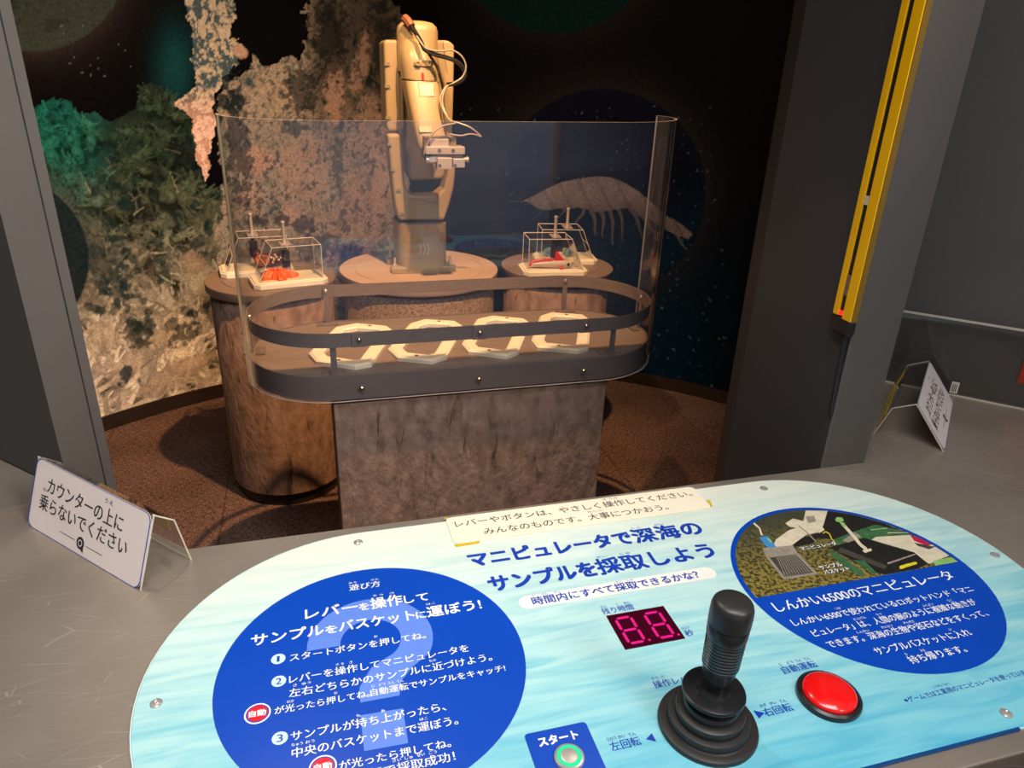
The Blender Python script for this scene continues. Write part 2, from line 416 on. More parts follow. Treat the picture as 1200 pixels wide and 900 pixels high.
def line(bm, body, x0, x1, y, z, size=None, bold=.012, mi=0):
    letter(bm, body, (x0, y, z), (x1, y, z), (0, 1, 0), size, bold, mi)

# ================================================================== THE SETTING
bm = B(); box(bm, (-4, -2.5, -.06), (4, 4.6, 0)); struct('floor', bm, CARPET)

# curved wall with the printed deep-sea picture
WC = (.342, 1.415); WR = 1.939
TH0, TH1 = R_(-58), R_(66); ZM0, ZM1 = .06, 2.16
STEP = .0048
nu = int((TH1 - TH0) * WR / STEP) + 1; nv = int((ZM1 - ZM0) / STEP) + 1
th = np.linspace(TH0, TH1, nu); zz = np.linspace(ZM0, ZM1, nv)
TH, ZZ = np.meshgrid(th, zz)
X3 = np.stack([WC[0] + WR * np.sin(TH), WC[1] + WR * np.cos(TH), ZZ], -1)
Rm = np.array([list(right), list(down), list(fwd)])
cc = (X3 - np.array(CAM_POS)) @ Rm.T
U = 600 + FPX * cc[..., 0] / cc[..., 2]; V = 450 + FPX * cc[..., 1] / cc[..., 2]    # the picture's own chart, in the reference's units
rng = np.random.default_rng(7)
def vnoise(x, y, seed):
    g = np.random.default_rng(seed).random((256, 256))
    xi = np.floor(x).astype(int); yi = np.floor(y).astype(int); fx = x - xi; fy = y - yi
    fx = fx * fx * (3 - 2 * fx); fy = fy * fy * (3 - 2 * fy)
    a = g[yi % 256, xi % 256]; b = g[yi % 256, (xi + 1) % 256]; c = g[(yi + 1) % 256, xi % 256]; d = g[(yi + 1) % 256, (xi + 1) % 256]
    return (a * (1 - fx) + b * fx) * (1 - fy) + (c * (1 - fx) + d * fx) * fy
def fbm(x, y, seed, o=4):
    s = 0; a = .5; t = 0
    for k in range(o):
        s = s + a * vnoise(x * 2 ** k, y * 2 ** k, seed + k); t += a; a *= .55
    return s / t
def lin(c):
    c = np.array(c, float) / 255; return np.where(c <= .04045, c / 12.92, ((c + .055) / 1.055) ** 2.4)
def inside(px, py, poly):
    r = np.zeros(px.shape, bool); n = len(poly)
    for i in range(n):
        x0, y0 = poly[i]; x1, y1 = poly[(i + 1) % n]
        if y0 == y1: continue
        k = ((py >= min(y0, y1)) & (py < max(y0, y1))) & (px < (x1 - x0) * (py - y0) / (y1 - y0) + x0)
        r ^= k
    return r
def sst(a, b, x):
    t = np.clip((x - a) / (b - a), 0, 1); return t * t * (3 - 2 * t)
def over(img, colr, a):
    return img * (1 - a[..., None]) + (lin(colr) if not isinstance(colr, np.ndarray) else colr) * a[..., None]
IMG = np.empty(U.shape + (3,)); IMG[:] = lin((8, 7, 7))
wx = (fbm(U / 14, V / 14, 11, 4) - .5) * 26; wy = (fbm(U / 14, V / 14, 31, 4) - .5) * 26     # ragged outlines
UX, VY = U + wx, V + wy
# dark water, bluer towards the lower right
IMG = over(IMG, (6, 30, 38), sst(480, 640, U) * sst(150, 440, V) * (1 - .75 * sst(780, 880, U)))
def halo(cx, cy, r, inner, glow, gw, ga, ia=1.0):
    global IMG
    d = np.hypot(U - cx, V - cy)
    IMG = over(IMG, glow, np.exp(-np.clip(d - r, 0, None) / gw) * ga)
    IMG = over(IMG, inner, (1 - sst(r - 1.5, r + 1.5, d)) * ia)
halo(650, -83, 122, (5, 26, 20), (38, 32, 26), 20, .4)
halo(706, 225, 121, (13, 14, 21), (42, 36, 29), 22, .55)
d = np.hypot(U - 706, V - 225); IMG = over(IMG, (10, 32, 40), (1 - sst(118, 121, d)) * sst(190, 310, V) * .9)
halo(38, -52, 112, (58, 61, 43), (58, 46, 36), 18, .7, .95)
IMG = over(IMG, (38, 40, 28), ((fbm(U / 40, V / 25, 51, 3) > .56) & (np.hypot(U - 38, V + 52) < 108)) * .5)
# teal plume behind the chimney
IMG = over(IMG, (22, 76, 68), np.exp(-((U - 205) / 22) ** 2 - ((V - 78) / 48) ** 2) * .6)
# ---- the mound of squat lobsters at the left
mound = [(-80, 150), (40, 128), (62, 118), (82, 120), (90, 134), (112, 132), (130, 142), (142, 136), (158, 128), (164, 104), (178, 97), (196, 104), (206, 118), (216, 128), (226, 150),
         (236, 200), (246, 232), (262, 214), (300, 240), (330, 300), (420, 330), (420, 720), (-80, 720)]
MM = inside(UX * .5 + U * .5, VY * .5 + V * .5, mound)
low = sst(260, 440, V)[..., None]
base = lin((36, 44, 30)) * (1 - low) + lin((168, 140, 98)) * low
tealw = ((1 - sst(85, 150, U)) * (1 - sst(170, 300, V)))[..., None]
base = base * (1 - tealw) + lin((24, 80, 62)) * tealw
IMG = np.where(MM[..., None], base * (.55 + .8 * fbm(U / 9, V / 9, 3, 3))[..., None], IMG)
gutter = np.zeros(U.shape)
# index of the grid cell nearest to a chart point
def cell(u, v):
    p = ray(u, v); ox, oy = CAM_POS.x - WC[0], CAM_POS.y - WC[1]
    a = p.x ** 2 + p.y ** 2; b = 2 * (ox * p.x + oy * p.y); c = ox * ox + oy * oy - WR * WR
    t = (-b + math.sqrt(b * b - 4 * a * c)) / (2 * a); q = CAM_POS + p * t
    ang = math.atan2(q.x - WC[0], q.y - WC[1])
    return (ang - TH0) / (TH1 - TH0) * (nu - 1), (q.z - ZM0) / (ZM1 - ZM0) * (nv - 1)
SC = 1 / STEP * .0036                                # grid cells per chart unit, about
NZ = fbm(U / 6, V / 6, 41, 4) - .5
def dab(ci, cj, a, b, rot, colr, alpha=1.0, shade=True, rag=0):
    r = int(max(a, b) * (1 + rag)) + 2; i0, i1 = max(0, int(ci) - r), min(nu, int(ci) + r + 1); j0, j1 = max(0, int(cj) - r), min(nv, int(cj) + r + 1)
    if i0 >= i1 or j0 >= j1: return
    gx, gy = np.meshgrid(np.arange(i0, i1) - ci, np.arange(j0, j1) - cj)
    x = gx * math.cos(rot) + gy * math.sin(rot); y = -gx * math.sin(rot) + gy * math.cos(rot)
    q = (x / a) ** 2 + (y / b) ** 2
    if rag: q = q - NZ[j0:j1, i0:i1] * 5.0 * rag
    al = np.clip((1.15 - q) * 2.2, 0, 1) * alpha
    k = (.45 + .65 * np.clip(1 - q, 0, 1) + .22 * (gy / max(a, b))) if shade else np.ones(q.shape)
    p = IMG[j0:j1, i0:i1]; IMG[j0:j1, i0:i1] = p * (1 - al[..., None]) + colr * k[..., None] * al[..., None]
def limb(ci, cj, ang, ln, curl, w, colr, alpha=.9):
    x, y = ci, cj; n = max(4, int(ln / max(.6, w * .8)))
    for s in range(n):
        x += math.cos(ang) * ln / n; y += math.sin(ang) * ln / n; ang += curl / n
        dab(x, y, w * (1.15 - .6 * s / n), w * (1.15 - .6 * s / n), 0, colr, alpha, False)
spots = []
while len(spots) < 620:
    u = rng.uniform(10, 330); v = rng.uniform(95, 520)
    if inside(np.array([u]), np.array([v]), mound)[0]: spots.append((u, v))
spots.sort(key=lambda s: s[1])
for u, v in spots:
    f = min(1, max(0, (v - 110) / 330)); sz = (5 + 11 * f) * rng.uniform(.7, 1.35) * SC
    fc = min(1, max(0, (v - 150) / 285)) ** 2.6; c = lin((58, 70, 44)) * (1 - fc) + lin((240, 206, 154)) * fc
    tw = max(0, 1 - max(0, u - 85) / 60) * max(0, 1 - max(0, v - 180) / 100)
    c = c * (1 - tw) + lin((34, 104, 76)) * tw
    c = c * rng.uniform(.45, 1.25)
    if f < .5 and rng.random() < .25: c = c * np.array([.7, .85, .95])
    ci, cj = cell(u, v); r = rng.uniform(0, PI)
    dab(ci, cj - sz * .5, sz * 1.35, sz * 1.0, r, c * .13, .7, False)
    for k in range(rng.integers(1, 3)):
        limb(ci, cj, rng.uniform(0, 2 * PI), sz * rng.uniform(1.3, 2.1), rng.uniform(-1.6, 1.6), max(.6, sz * .10), c * rng.uniform(.5, 1.1))
    for sg in (-1, 1):                              # claw arms and walking legs, half hidden under the body
        hx, hy = ci + math.cos(r) * sz * .6, cj + math.sin(r) * sz * .6
        limb(hx, hy, r + sg * .6, sz * rng.uniform(1.0, 1.7), -sg * rng.uniform(.3, 1.2), max(.7, sz * .17), c * rng.uniform(.7, 1.15), .85)
        for q in (-.5, .4):
            if rng.random() < .6: limb(ci + math.cos(r) * sz * q, cj + math.sin(r) * sz * q, r + sg * (PI / 2 + q * .5), sz * rng.uniform(.9, 1.3), sg * rng.uniform(.3, 1.0), max(.55, sz * .08), c * rng.uniform(.5, 1.0), .7)
    dab(ci, cj, sz, sz * rng.uniform(.5, .8), r, c * 1.15)
    dab(ci - math.cos(r) * sz * .7, cj - math.sin(r) * sz * .7, sz * .6, sz * .42, r, c * .85)
    for k in range(3):
        a_ = r + PI / 2 + rng.uniform(-.5, .5); o_ = sz * rng.uniform(-.7, .7)
        limb(ci + math.cos(r) * o_, cj + math.sin(r) * o_, a_, sz * .5, rng.uniform(-1, 1), max(.5, sz * .07), c * .45, .6)
for k in range(46):                                 # deep green gaps between the animals
    u = rng.uniform(95, 245); v = rng.uniform(170, 400); ci, cj = cell(u, v)
    dab(ci, cj, rng.uniform(4, 11) * SC, rng.uniform(3, 8) * SC, rng.uniform(0, PI), lin((22, 40, 32)), .7, False, .6)
# smooth pale swathes low down, dark gaps
for u, v, a, b, r, c, al in ((205, 440, 46, 16, .3, (206, 168, 122), .55), (150, 430, 30, 14, .6, (196, 160, 116), .5), (235, 330, 22, 26, 0, (186, 160, 112), .5), (185, 400, 26, 12, .2, (190, 160, 112), .5),
                            (228, 425, 30, 10, .2, (214, 172, 128), .5), (122, 395, 16, 20, .4, (168, 140, 96), .5), (225, 308, 16, 14, 0, (176, 138, 100), .5)):
    ci, cj = cell(u, v); dab(ci, cj, a * SC, b * SC, r, lin(c), al)
for u, v, a, b, r, c, al in ((160, 392, 13, 17, .5, (38, 44, 36), .75), (216, 392, 18, 12, .2, (40, 40, 30), .75), (146, 440, 6, 13, -.5, (34, 52, 54), .9), (140, 335, 16, 26, 0, (24, 44, 42), .7),
                            (120, 310, 22, 30, 0, (26, 40, 36), .6), (166, 250, 16, 12, 0, (26, 30, 24), .6), (212, 185, 10, 22, .2, (22, 24, 20), .85)):
    ci, cj = cell(u, v); dab(ci, cj, a * SC, b * SC, r, lin(c), al, False, .6)
for k in range(26):                                 # long pale legs and feelers lying over the heap
    u = rng.uniform(90, 240); v = rng.uniform(180, 470); ci, cj = cell(u, v)
    limb(ci, cj, rng.uniform(0, 2 * PI), rng.uniform(8, 26) * SC, rng.uniform(-2, 2), .7, lin((196, 180, 128)) * rng.uniform(.5, 1.1) * (.2 + .8 * min(1, max(0, (v - 180) / 220))))
halo(8, 305, 96, (22, 34, 32), (74, 70, 54), 14, .55, .95)
# ---- chimneys and the middle mound
flk = fbm(U / 4.2 + wx * .16, V / 7.5 + wy * .10, 71, 4); rid = 1 - np.abs(2 * fbm(U / 16, V / 24, 91, 4) - 1)
flk = flk + (fbm(U / 2.6, V / 3.2, 77, 2) - .5) * .35
mid = [(262, 210), (256, 150), (262, 90), (290, 86), (300, 64), (318, 74), (340, 66), (352, 60), (362, 30), (350, -60), (440, -60), (482, 40), (486, 360), (250, 360), (256, 300)]
MI = inside(UX, VY, mid)
c1, c2 = lin((158, 134, 100)), lin((56, 68, 60))
k = sst(.34, .62, flk * .60 + rid * .36)[..., None]
mc = c2 * (1 - k) + c1 * k
upd = ((1 - sst(90, 190, V)) * sst(345, 380, U))[..., None]      # the dark upper chimney
mc = mc * (1 - .72 * upd)
IMG = np.where(MI[..., None], mc * (.72 + .5 * fbm(U / 30, V / 30, 5, 3))[..., None], IMG)
for u, v, a, b, r, c, al in ((300, 190, 20, 17, 0, (188, 134, 98), .7), (352, 200, 28, 34, 0, (170, 128, 92), .6), (392, 110, 12, 36, -.12, (176, 134, 100), .75), (425, 70, 10, 40, -.35, (170, 130, 98), .7),
                             (440, 150, 26, 40, -.2, (160, 124, 92), .65), (292, 232, 12, 20, 0, (176, 132, 98), .6), (378, 262, 30, 16, 0, (160, 122, 90), .5), (345, 250, 14, 14, 0, (182, 136, 104), .6),
                             (425, 250, 30, 46, 0, (166, 126, 96), .6), (330, 112, 20, 14, 0, (160, 130, 90), .6), (300, 295, 36, 14, 0, (130, 112, 84), .6), (450, 215, 22, 40, 0, (168, 128, 96), .6),
                             (340, 318, 60, 14, 0, (120, 96, 84), .6), (420, 305, 40, 20, 0, (128, 104, 94), .7)):
    ci, cj = cell(u, v); dab(ci, cj, a * SC, b * SC, r, lin(c) * 1.15, al * .75, False, .5)
kk = (sst(.56, .72, flk) * MI * .8)[..., None]; IMG = IMG * (1 - kk) + lin((60, 60, 50)) * kk
kk = (sst(.44, .36, flk) * MI * .0)[..., None]
for u, v, a, b, c in ((278, 165, 13, 70, (34, 42, 42)), (272, 120, 9, 16, (26, 34, 32)), (268, 118, 16, 10, (30, 36, 32)), (352, 108, 18, 24, (30, 34, 30)), (345, 150, 12, 10, (44, 56, 54)), (356, 265, 14, 12, (36, 40, 38)),
                      (372, 290, 26, 16, (48, 54, 56)), (330, 258, 10, 9, (36, 36, 32)), (300, 262, 14, 8, (44, 40, 34)), (385, 45, 22, 40, (30, 30, 22)), (448, 60, 16, 60, (26, 30, 24)), (470, 120, 10, 30, (30, 32, 26)), (395, 190, 6, 36, (60, 66, 60))):
    ci, cj = cell(u, v); kx = fbm(U / 7, V / 7, 15, 3)
    dab(ci, cj, a * SC, b * SC, 0, lin(c), .75, False, .7)
ch1 = [(219, -60), (220, 20), (226, 48), (221, 72), (228, 96), (206, 124), (222, 138), (230, 156), (234, 190), (238, 212), (244, 206), (248, 176), (250, 150), (254, 112), (262, 86), (276, 76), (290, 62), (284, 50), (268, 44), (276, 20), (282, -60)]
CH = inside(U + wx * .7, V + wy * .7, ch1)
pk = sst(95, 150, V)[..., None]
cc1 = (lin((190, 164, 120)) * (1 - pk) + lin((232, 180, 140)) * pk)
cc2 = lin((70, 84, 76)) * (1 - pk) + lin((196, 142, 104)) * pk
k = sst(.40, .55, flk)[..., None]
IMG = np.where(CH[..., None], cc2 * (1 - k) + cc1 * k, IMG)
ci, cj = cell(282, 60); dab(ci, cj, 8 * SC, 7 * SC, 0, lin((186, 140, 104)), .8, False, .3)
ci, cj = cell(232, 178); dab(ci - 6, cj, 5 * SC, 20 * SC, 0, lin((24, 26, 24)), .7, False)
# ---- the pale amphipod in the round picture
def spl(pts): return [(p.x, p.y) for p in smooth_path([(x, y, 0) for x, y in pts], 6)]
back = spl([(612, 236), (628, 228), (650, 217), (675, 210), (697, 207), (718, 209), (740, 219), (760, 234), (780, 252), (798, 262), (812, 275)])
belly = spl([(806, 280), (790, 274), (770, 262), (750, 250), (735, 244), (718, 246), (700, 248), (682, 244), (660, 244), (640, 246), (628, 243), (618, 237)])
SH = inside(U + wx * .06, V + wy * .06, back + belly)
for x0, y0, x1, y1, w in ((684, 244, 676, 262, 2.2), (692, 246, 700, 276, 2.6), (704, 247, 708, 278, 2.6), (714, 246, 720, 286, 2.4), (724, 244, 732, 282, 2.0), (738, 244, 756, 280, 2.2), (746, 248, 768, 272, 2.6), (636, 243, 622, 262, .8), (612, 236, 596, 226, .6), (614, 236, 598, 236, .6), (780, 262, 806, 292, 2.2), (660, 244, 658, 254, 1.4)):
    for s in range(26):
        t = s / 25; ci, cj = cell(x0 + (x1 - x0) * t + math.sin(t * 5) * 2, y0 + (y1 - y0) * t)
        dab(ci, cj, w * (1.2 - .7 * t) * SC, w * (1.2 - .7 * t) * SC, 0, lin((86, 74, 60)), .75, False)
sh = lin((128, 106, 86)) * (.75 + .45 * fbm(U / 10, V / 10, 21, 4))[..., None] * (1 - .35 * sst(225, 250, V))[..., None]
seg = (np.sin((U - .5 * V) / 3.6) > .86)[..., None] * .25
IMG = np.where(SH[..., None], sh * (1 - seg), IMG)
# ---- small animals and drifting flakes in the dark water
for k in range(85):
    u = rng.uniform(745, 860); v = rng.uniform(290, 470); ci, cj = cell(u, v); a = rng.uniform(.5, 1.9)
    dab(ci, cj, a * 1.4 * SC, a * .7 * SC, rng.uniform(-1.2, 0), lin((104, 122, 84)) * rng.uniform(.15, .8), .7, False)
for k in range(260):
    u = rng.uniform(480, 840); v = rng.uniform(120, 330); ci, cj = cell(u, v)
    dab(ci, cj, .8, .8, 0, lin((96, 112, 116)) * rng.uniform(.1, .8), .6, False)
for k in range(14):
    u = rng.uniform(60, 160); v = rng.uniform(20, 110); ci, cj = cell(u, v); dab(ci, cj, .7, .7, 0, lin((120, 112, 96)), .5, False)
IMG = np.clip(IMG, 0, 1)

def mural_material():
    m = bpy.data.materials.new('deep_sea_print'); m.use_nodes = True
    nt, N, L, b = nodes(m)
    b.inputs['Roughness'].default_value = .6; b.inputs['Specular IOR Level'].default_value = .02
    at = N.new('ShaderNodeVertexColor'); at.layer_name = 'print'
    tc = N.new('ShaderNodeTexCoord'); nz = N.new('ShaderNodeTexNoise'); nz.inputs['Scale'].default_value = 110; nz.inputs['Detail'].default_value = 4
    L.new(tc.outputs['Object'], nz.inputs['Vector'])
    rp = N.new('ShaderNodeMapRange'); rp.inputs[1].default_value = .3; rp.inputs[2].default_value = .7; rp.inputs[3].default_value = .72; rp.inputs[4].default_value = 1.28; L.new(nz.outputs['Fac'], rp.inputs[0])
    mx = N.new('ShaderNodeVectorMath'); mx.operation = 'SCALE'; L.new(at.outputs[0], mx.inputs[0]); L.new(rp.outputs[0], mx.inputs['Scale'])
    gn = N.new('ShaderNodeVectorMath'); gn.operation = 'MULTIPLY'; gn.inputs[1].default_value = MURAL_GAIN; L.new(mx.outputs[0], gn.inputs[0])
    L.new(gn.outputs[0], b.inputs['Base Color'])
    return m
MURAL_GAIN = (.90, 1.18, 2.0)
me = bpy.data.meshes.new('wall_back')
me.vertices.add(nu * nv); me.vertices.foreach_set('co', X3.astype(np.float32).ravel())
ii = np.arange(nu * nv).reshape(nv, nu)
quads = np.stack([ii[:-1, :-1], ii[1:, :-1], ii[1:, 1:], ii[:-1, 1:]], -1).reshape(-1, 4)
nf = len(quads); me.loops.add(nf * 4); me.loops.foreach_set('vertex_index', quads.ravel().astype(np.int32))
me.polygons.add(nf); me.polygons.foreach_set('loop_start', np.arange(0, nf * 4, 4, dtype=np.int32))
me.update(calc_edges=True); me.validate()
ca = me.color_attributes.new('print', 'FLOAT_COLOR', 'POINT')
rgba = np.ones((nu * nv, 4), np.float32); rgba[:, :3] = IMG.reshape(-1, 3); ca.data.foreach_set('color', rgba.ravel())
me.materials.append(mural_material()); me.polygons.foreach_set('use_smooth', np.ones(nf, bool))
wall_back = bpy.data.objects.new('wall_back', me); COL.objects.link(wall_back); wall_back['kind'] = 'structure'
def arc(r, a0=TH0, a1=TH1, n=60): return [(WC[0] + r * math.sin(a0 + (a1 - a0) * i / n), WC[1] + r * math.cos(a0 + (a1 - a0) * i / n)) for i in range(n + 1)]
bm = B(); band(bm, arc(WR + .08), arc(WR + .002), 0, 2.75, closed=False); band(bm, arc(WR + .003), arc(WR), ZM1, 2.75, closed=False)
struct('wall_behind', bm, BLACKPAINT)
bm = B(); band(bm, arc(WR + .001), arc(WR - .008), 0, .062, closed=False); struct('baseboard_back', bm, KICK)
# walls at both sides of the opening
AL = Vector((-.373, 1.062))
def lw(t, k): return (AL.x + t - k, AL.y + t + k)          # t: through the wall, k: along it to the left
bm = B(); prism(bm, [lw(0, 0), lw(.0385, 0), lw(.049, 0), lw(.049, 1.3), lw(0, 1.3)], 0, 2.75)
bm.normal_update()
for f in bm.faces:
    if f.normal.x < -.5 and f.normal.y < -.5: f.material_index = 1  # outer face takes the darker wall tone
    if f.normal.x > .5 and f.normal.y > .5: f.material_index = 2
struct('wall_left', bm, [GREYPAINT, DARKFACE, BLACKPAINT])
bm = B(); prism(bm, [lw(.0375, -.0005), lw(.0388, -.0005), lw(.0388, .001), lw(.0375, .001)], 0, 2.75); struct('trim_1', bm, BLACKPAINT)
bm = B(); prism(bm, [(.812, .8775), (.8165, .876), (.9, .876), (.93, 1.0), (.97, 1.3), (.9, 1.3), (.812, 1.14)], 0, 2.75)
bm.normal_update()
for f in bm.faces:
    if f.normal.x < -.8: f.material_index = 1  # inner side of the pillar takes the darker wall tone
struct('wall_right', bm, [GREYPAINT, DARKFACE, BLACKPAINT])
# partitions that close the display niche
bm = B(); prism(bm, [lw(.052, .9), lw(.10, .9), (-1.32, 2.45), (-1.42, 2.5)], 0, 2.75); struct('wall_left_inner', bm, BLACKPAINT)
bm = B(); prism(bm, [(.9, 1.29), (1.3, 1.42), (2.12, 2.1), (2.14, 2.24), (2.2, 2.24), (2.2, 2.05), (1.34, 1.34), (.96, 1.25)], 0, 2.75); struct('wall_right_inner', bm, BLACKPAINT)
bm = B(); prism(bm, [(-1.7, 2.3), (-.40, 1.02), (-.1, .92), (.9, .92), (1.6, 1.2), (2.4, 2.0), (2.4, 3.6), (-1.7, 3.6)], 2.75, 2.82); struct('ceiling', bm, BLACKPAINT)
bm = B(); box(bm, (-4, -2.56, 0), (4, -2.5, 1.9)); struct('wall_front', bm, mat('pale_blue_hall_wall', (.50, .55, .72, 1), .6))
# grey wall behind the side counter
d45 = Vector((1, -1, 0)).normalized(); n45 = Vector((1, 1, 0)).normalized()
def sidept(s, off): p = Vector((1.19, 1.19, 0)) + d45 * s + n45 * off; return (p.x, p.y)
bm = B(); prism(bm, [sidept(-.20, .022), sidept(1.0, .022), sidept(1.0, .10), sidept(-.20, .10)], 0, 2.9); struct('wall_far_right', bm, WALLPAINT)

# ================================================================== COUNTER
ct = thing('counter', 'brushed stainless steel counter with a scratched top around the light blue control panel', 'counter', (.35, .6, 0))
top = [(-1.35, .345), (1.75, .345), (1.75, .66), sidept(.55, .020), sidept(-.19, .020), (.968, 1.27), (.932, 1.0), (.902, .877), (-.187, .877), (-.375, 1.063), (-1.35, 2.038)]
bm = B(); prism(bm, top, .765, .797); obj('countertop', bm, STEEL, ct, bevel=.002)
bm = B(); prism(bm, [(-1.3, .42), (1.7, .42), (1.7, .7), (1.12, 1.12), (.95, .83), (-.21, .83), (-.42, 1.03), (-1.3, 1.91)], 0, .765); obj('counter_base', bm, mat('dark_counter_cladding', (.02, .02, .022, 1), .6), ct)

# ================================================================== CONTROL PANEL
PZ = .800
PX0, PX1, PYC, PR = -.2045, .909, .612, .245
pan = thing('control_panel', 'light blue water-print control panel with rounded ends screwed onto the steel counter', 'control panel', (.352, PYC, .797))
bm = B(); prism(bm, stadium(PX0, PX1, PYC, PR, 40), .797, PZ - .0001); obj('panel_plate', bm, [WATER], pan, bevel=.0008)
bm = B(); band(bm, stadium(PX0 - .0012, PX1 + .0012, PYC, PR + .0012, 40), stadium(PX0, PX1, PYC, PR, 40), .7972, PZ - .0002); obj('panel_edge', bm, mat('clear_panel_edge', srgb(206, 226, 226), .2), pan)
bm = B(); box(bm, (.0405, .3655, .7972), (.664, .3685, PZ + .00005)); obj('front_edge', bm, mat('dark_blue_edge', srgb(10, 70, 130), .3), pan, label='dark blue front edge')
for x, y in ((.035, .835), (.673, .835), (-.184, .608), (.894, .607), (.666, .385), (.035, .385)):
    bm = B(); lathe(bm, [(.0062, 0), (.0060, .0012), (.0035, .0024), (.0022, .0026), (0, .0012)], (x, y, PZ), 24); obj('screw', bm, CHROME, pan, smooth=True)
Z1, Z2, Z3, Z4 = PZ + .0001, PZ + .0003, PZ + .0005, PZ + .0007
# left blue disc with the instructions
bm = B(); flat(bm, disc_pts(.035, .609, .1655), Z1); dl = obj('instruction_disc', bm, BLUE, pan)
def qmark(bm, z):
    o, r1, r2 = (.034, .6455), .0705, .034
    pts = []
    for i in range(25): a = PI - 1.16 * PI * i / 24; pts.append((o[0] + r1 * math.cos(a), o[1] + r1 * math.sin(a)))
    pts += [(.075, .596), (.059, .578), (.0555, .5597), (.0153, .5600), (.016, .580), (.030, .604), (.051, .617)]
    for i in range(21): a = -.28 * PI + 1.28 * PI * i / 20; pts.append((o[0] + r2 * math.cos(a), o[1] + r2 * math.sin(a)))
    bm.faces.new([bm.verts.new((p[0], p[1], z)) for p in pts])
    flat(bm, [(.0140, .5440), (.0565, .5425), (.0560, .5000), (.0142, .5012)], z)
bm = B(); qmark(bm, Z2); obj('question_mark', bm, PALEBLUE, dl)
bm = B()
for a in ((u'遊び方', .0163, .0547, .7375, .0125), (u'レバー', -.0372, .0240, .6985, .0205), (u'を', .0255, .0375, .6985, .0145), (u'操作', .0395, .0775, .6985, .0215), (u'して', .0800, .1095, .6985, .0165),
          (u'サンプル', -.0964, -.0170, .6685, .0205), (u'を', -.0150, -.0020, .6685, .0145), (u'バスケット', .0005, .0880, .6685, .0200), (u'に', .0900, .1015, .6685, .0145), (u'運ぼう!', .1035, .1695, .6685, .0205),
          (u'スタートボタンを押してね。', -.0543, .0957, .6350, .0122), (u'レバーを操作してマニピュレータを', -.0550, .1392, .6035, .0126), (u'左右どちらかのサンプルに近づけよう。', -.0550, .1614, .5845, .0126),
          (u'が光ったら押してね。', -.0689, .0255, .5660, .0106), (u'自動運転でサンプルをキャッチ!', .0265, .1719, .5660, .0106), (u'サンプルが持ち上がったら、', -.0532, .0990, .5300, .0124), (u'中央のバスケットまで運ぼう。', -.0522, .1077, .5105, .0124),
          (u'が光ったら押してね。', -.0097, .0957, .4865, .0110), (u'自動運転で採取成功！', -.0200, .0968, .4710, .0118)):
    line(bm, a[0], a[1], a[2], a[3], Z3, a[4], .015 if a[4] > .014 else .012)
for t, x0, x1, y in ((u'あそ', .0165, .0265, .7500), (u'かた', .0440, .0540, .7500), (u'そう', .0430, .0560, .7190), (u'さ', .0640, .0700, .7190), (u'はこ', .1050, .1160, .6890), (u'お', .0380, .0420, .6490), (u'そう', -.0065, .0020, .6160), (u'さ', .0080, .0115, .6160),
                    (u'さ', -.0510, -.0470, .5975), (u'ゆう', -.0420, -.0330, .5975), (u'ちか', .0930, .1010, .5975), (u'ひか', -.0570, -.0500, .5770), (u'お', -.0100, -.0065, .5770), (u'じ', .0285, .0320, .5770), (u'どう', .0360, .0430, .5770), (u'うん', .0455, .0525, .5770), (u'てん', .0550, .0620, .5770),
                    (u'も', .0100, .0140, .5425), (u'あ', .0345, .0385, .5425), (u'ちゅう', -.0525, -.0420, .5230), (u'おう', -.0395, -.0310, .5230), (u'はこ', .0710, .0790, .5230), (u'さい', .0390, .0470, .4825), (u'しゅ', .0505, .0580, .4825), (u'せい', .0620, .0695, .4825), (u'こう', .0735, .0810, .4825)):
    line(bm, t, x0, x1, y, Z3, .0042, .01)
obj('instruction_lettering', bm, WHITE, dl)
for y, x, t in ((.6413, -.0666, '1'), (.6088, -.0655, '2'), (.5356, -.0633, '3')):
    bm = B(); flat(bm, disc_pts(x, y, .0076, 32), Z2); nb = obj('number_badge', bm, mat('badge_print', srgb(196, 226, 240), .35), dl)
    w_ = .0013 if t == '1' else .0028
    bm = B(); line(bm, t, x - w_, x + w_, y - .0044, Z3, .0125, .008); obj('badge_numeral', bm, NAVYTEXT, nb)
for x, y in ((-.0853, .5709), (-.0244, .4934)):
    bm = B(); flat(bm, disc_pts(x, y, .0128, 40), Z2); rb = obj('automatic_badge', bm, WHITE, dl)
    bm = B(); flat(bm, disc_pts(x, y, .0112, 40), Z3); obj('badge_ring', bm, BLUE, rb)
    bm = B(); flat(bm, disc_pts(x, y, .0098, 40), Z3 + .0001); obj('badge_centre', bm, mat('red_print', srgb(228, 20, 40), .3), rb)
    bm = B(); line(bm, u'自動', x - .0080, x + .0080, y - .003, Z4, .0082, .025); obj('badge_lettering', bm, WHITE, rb)
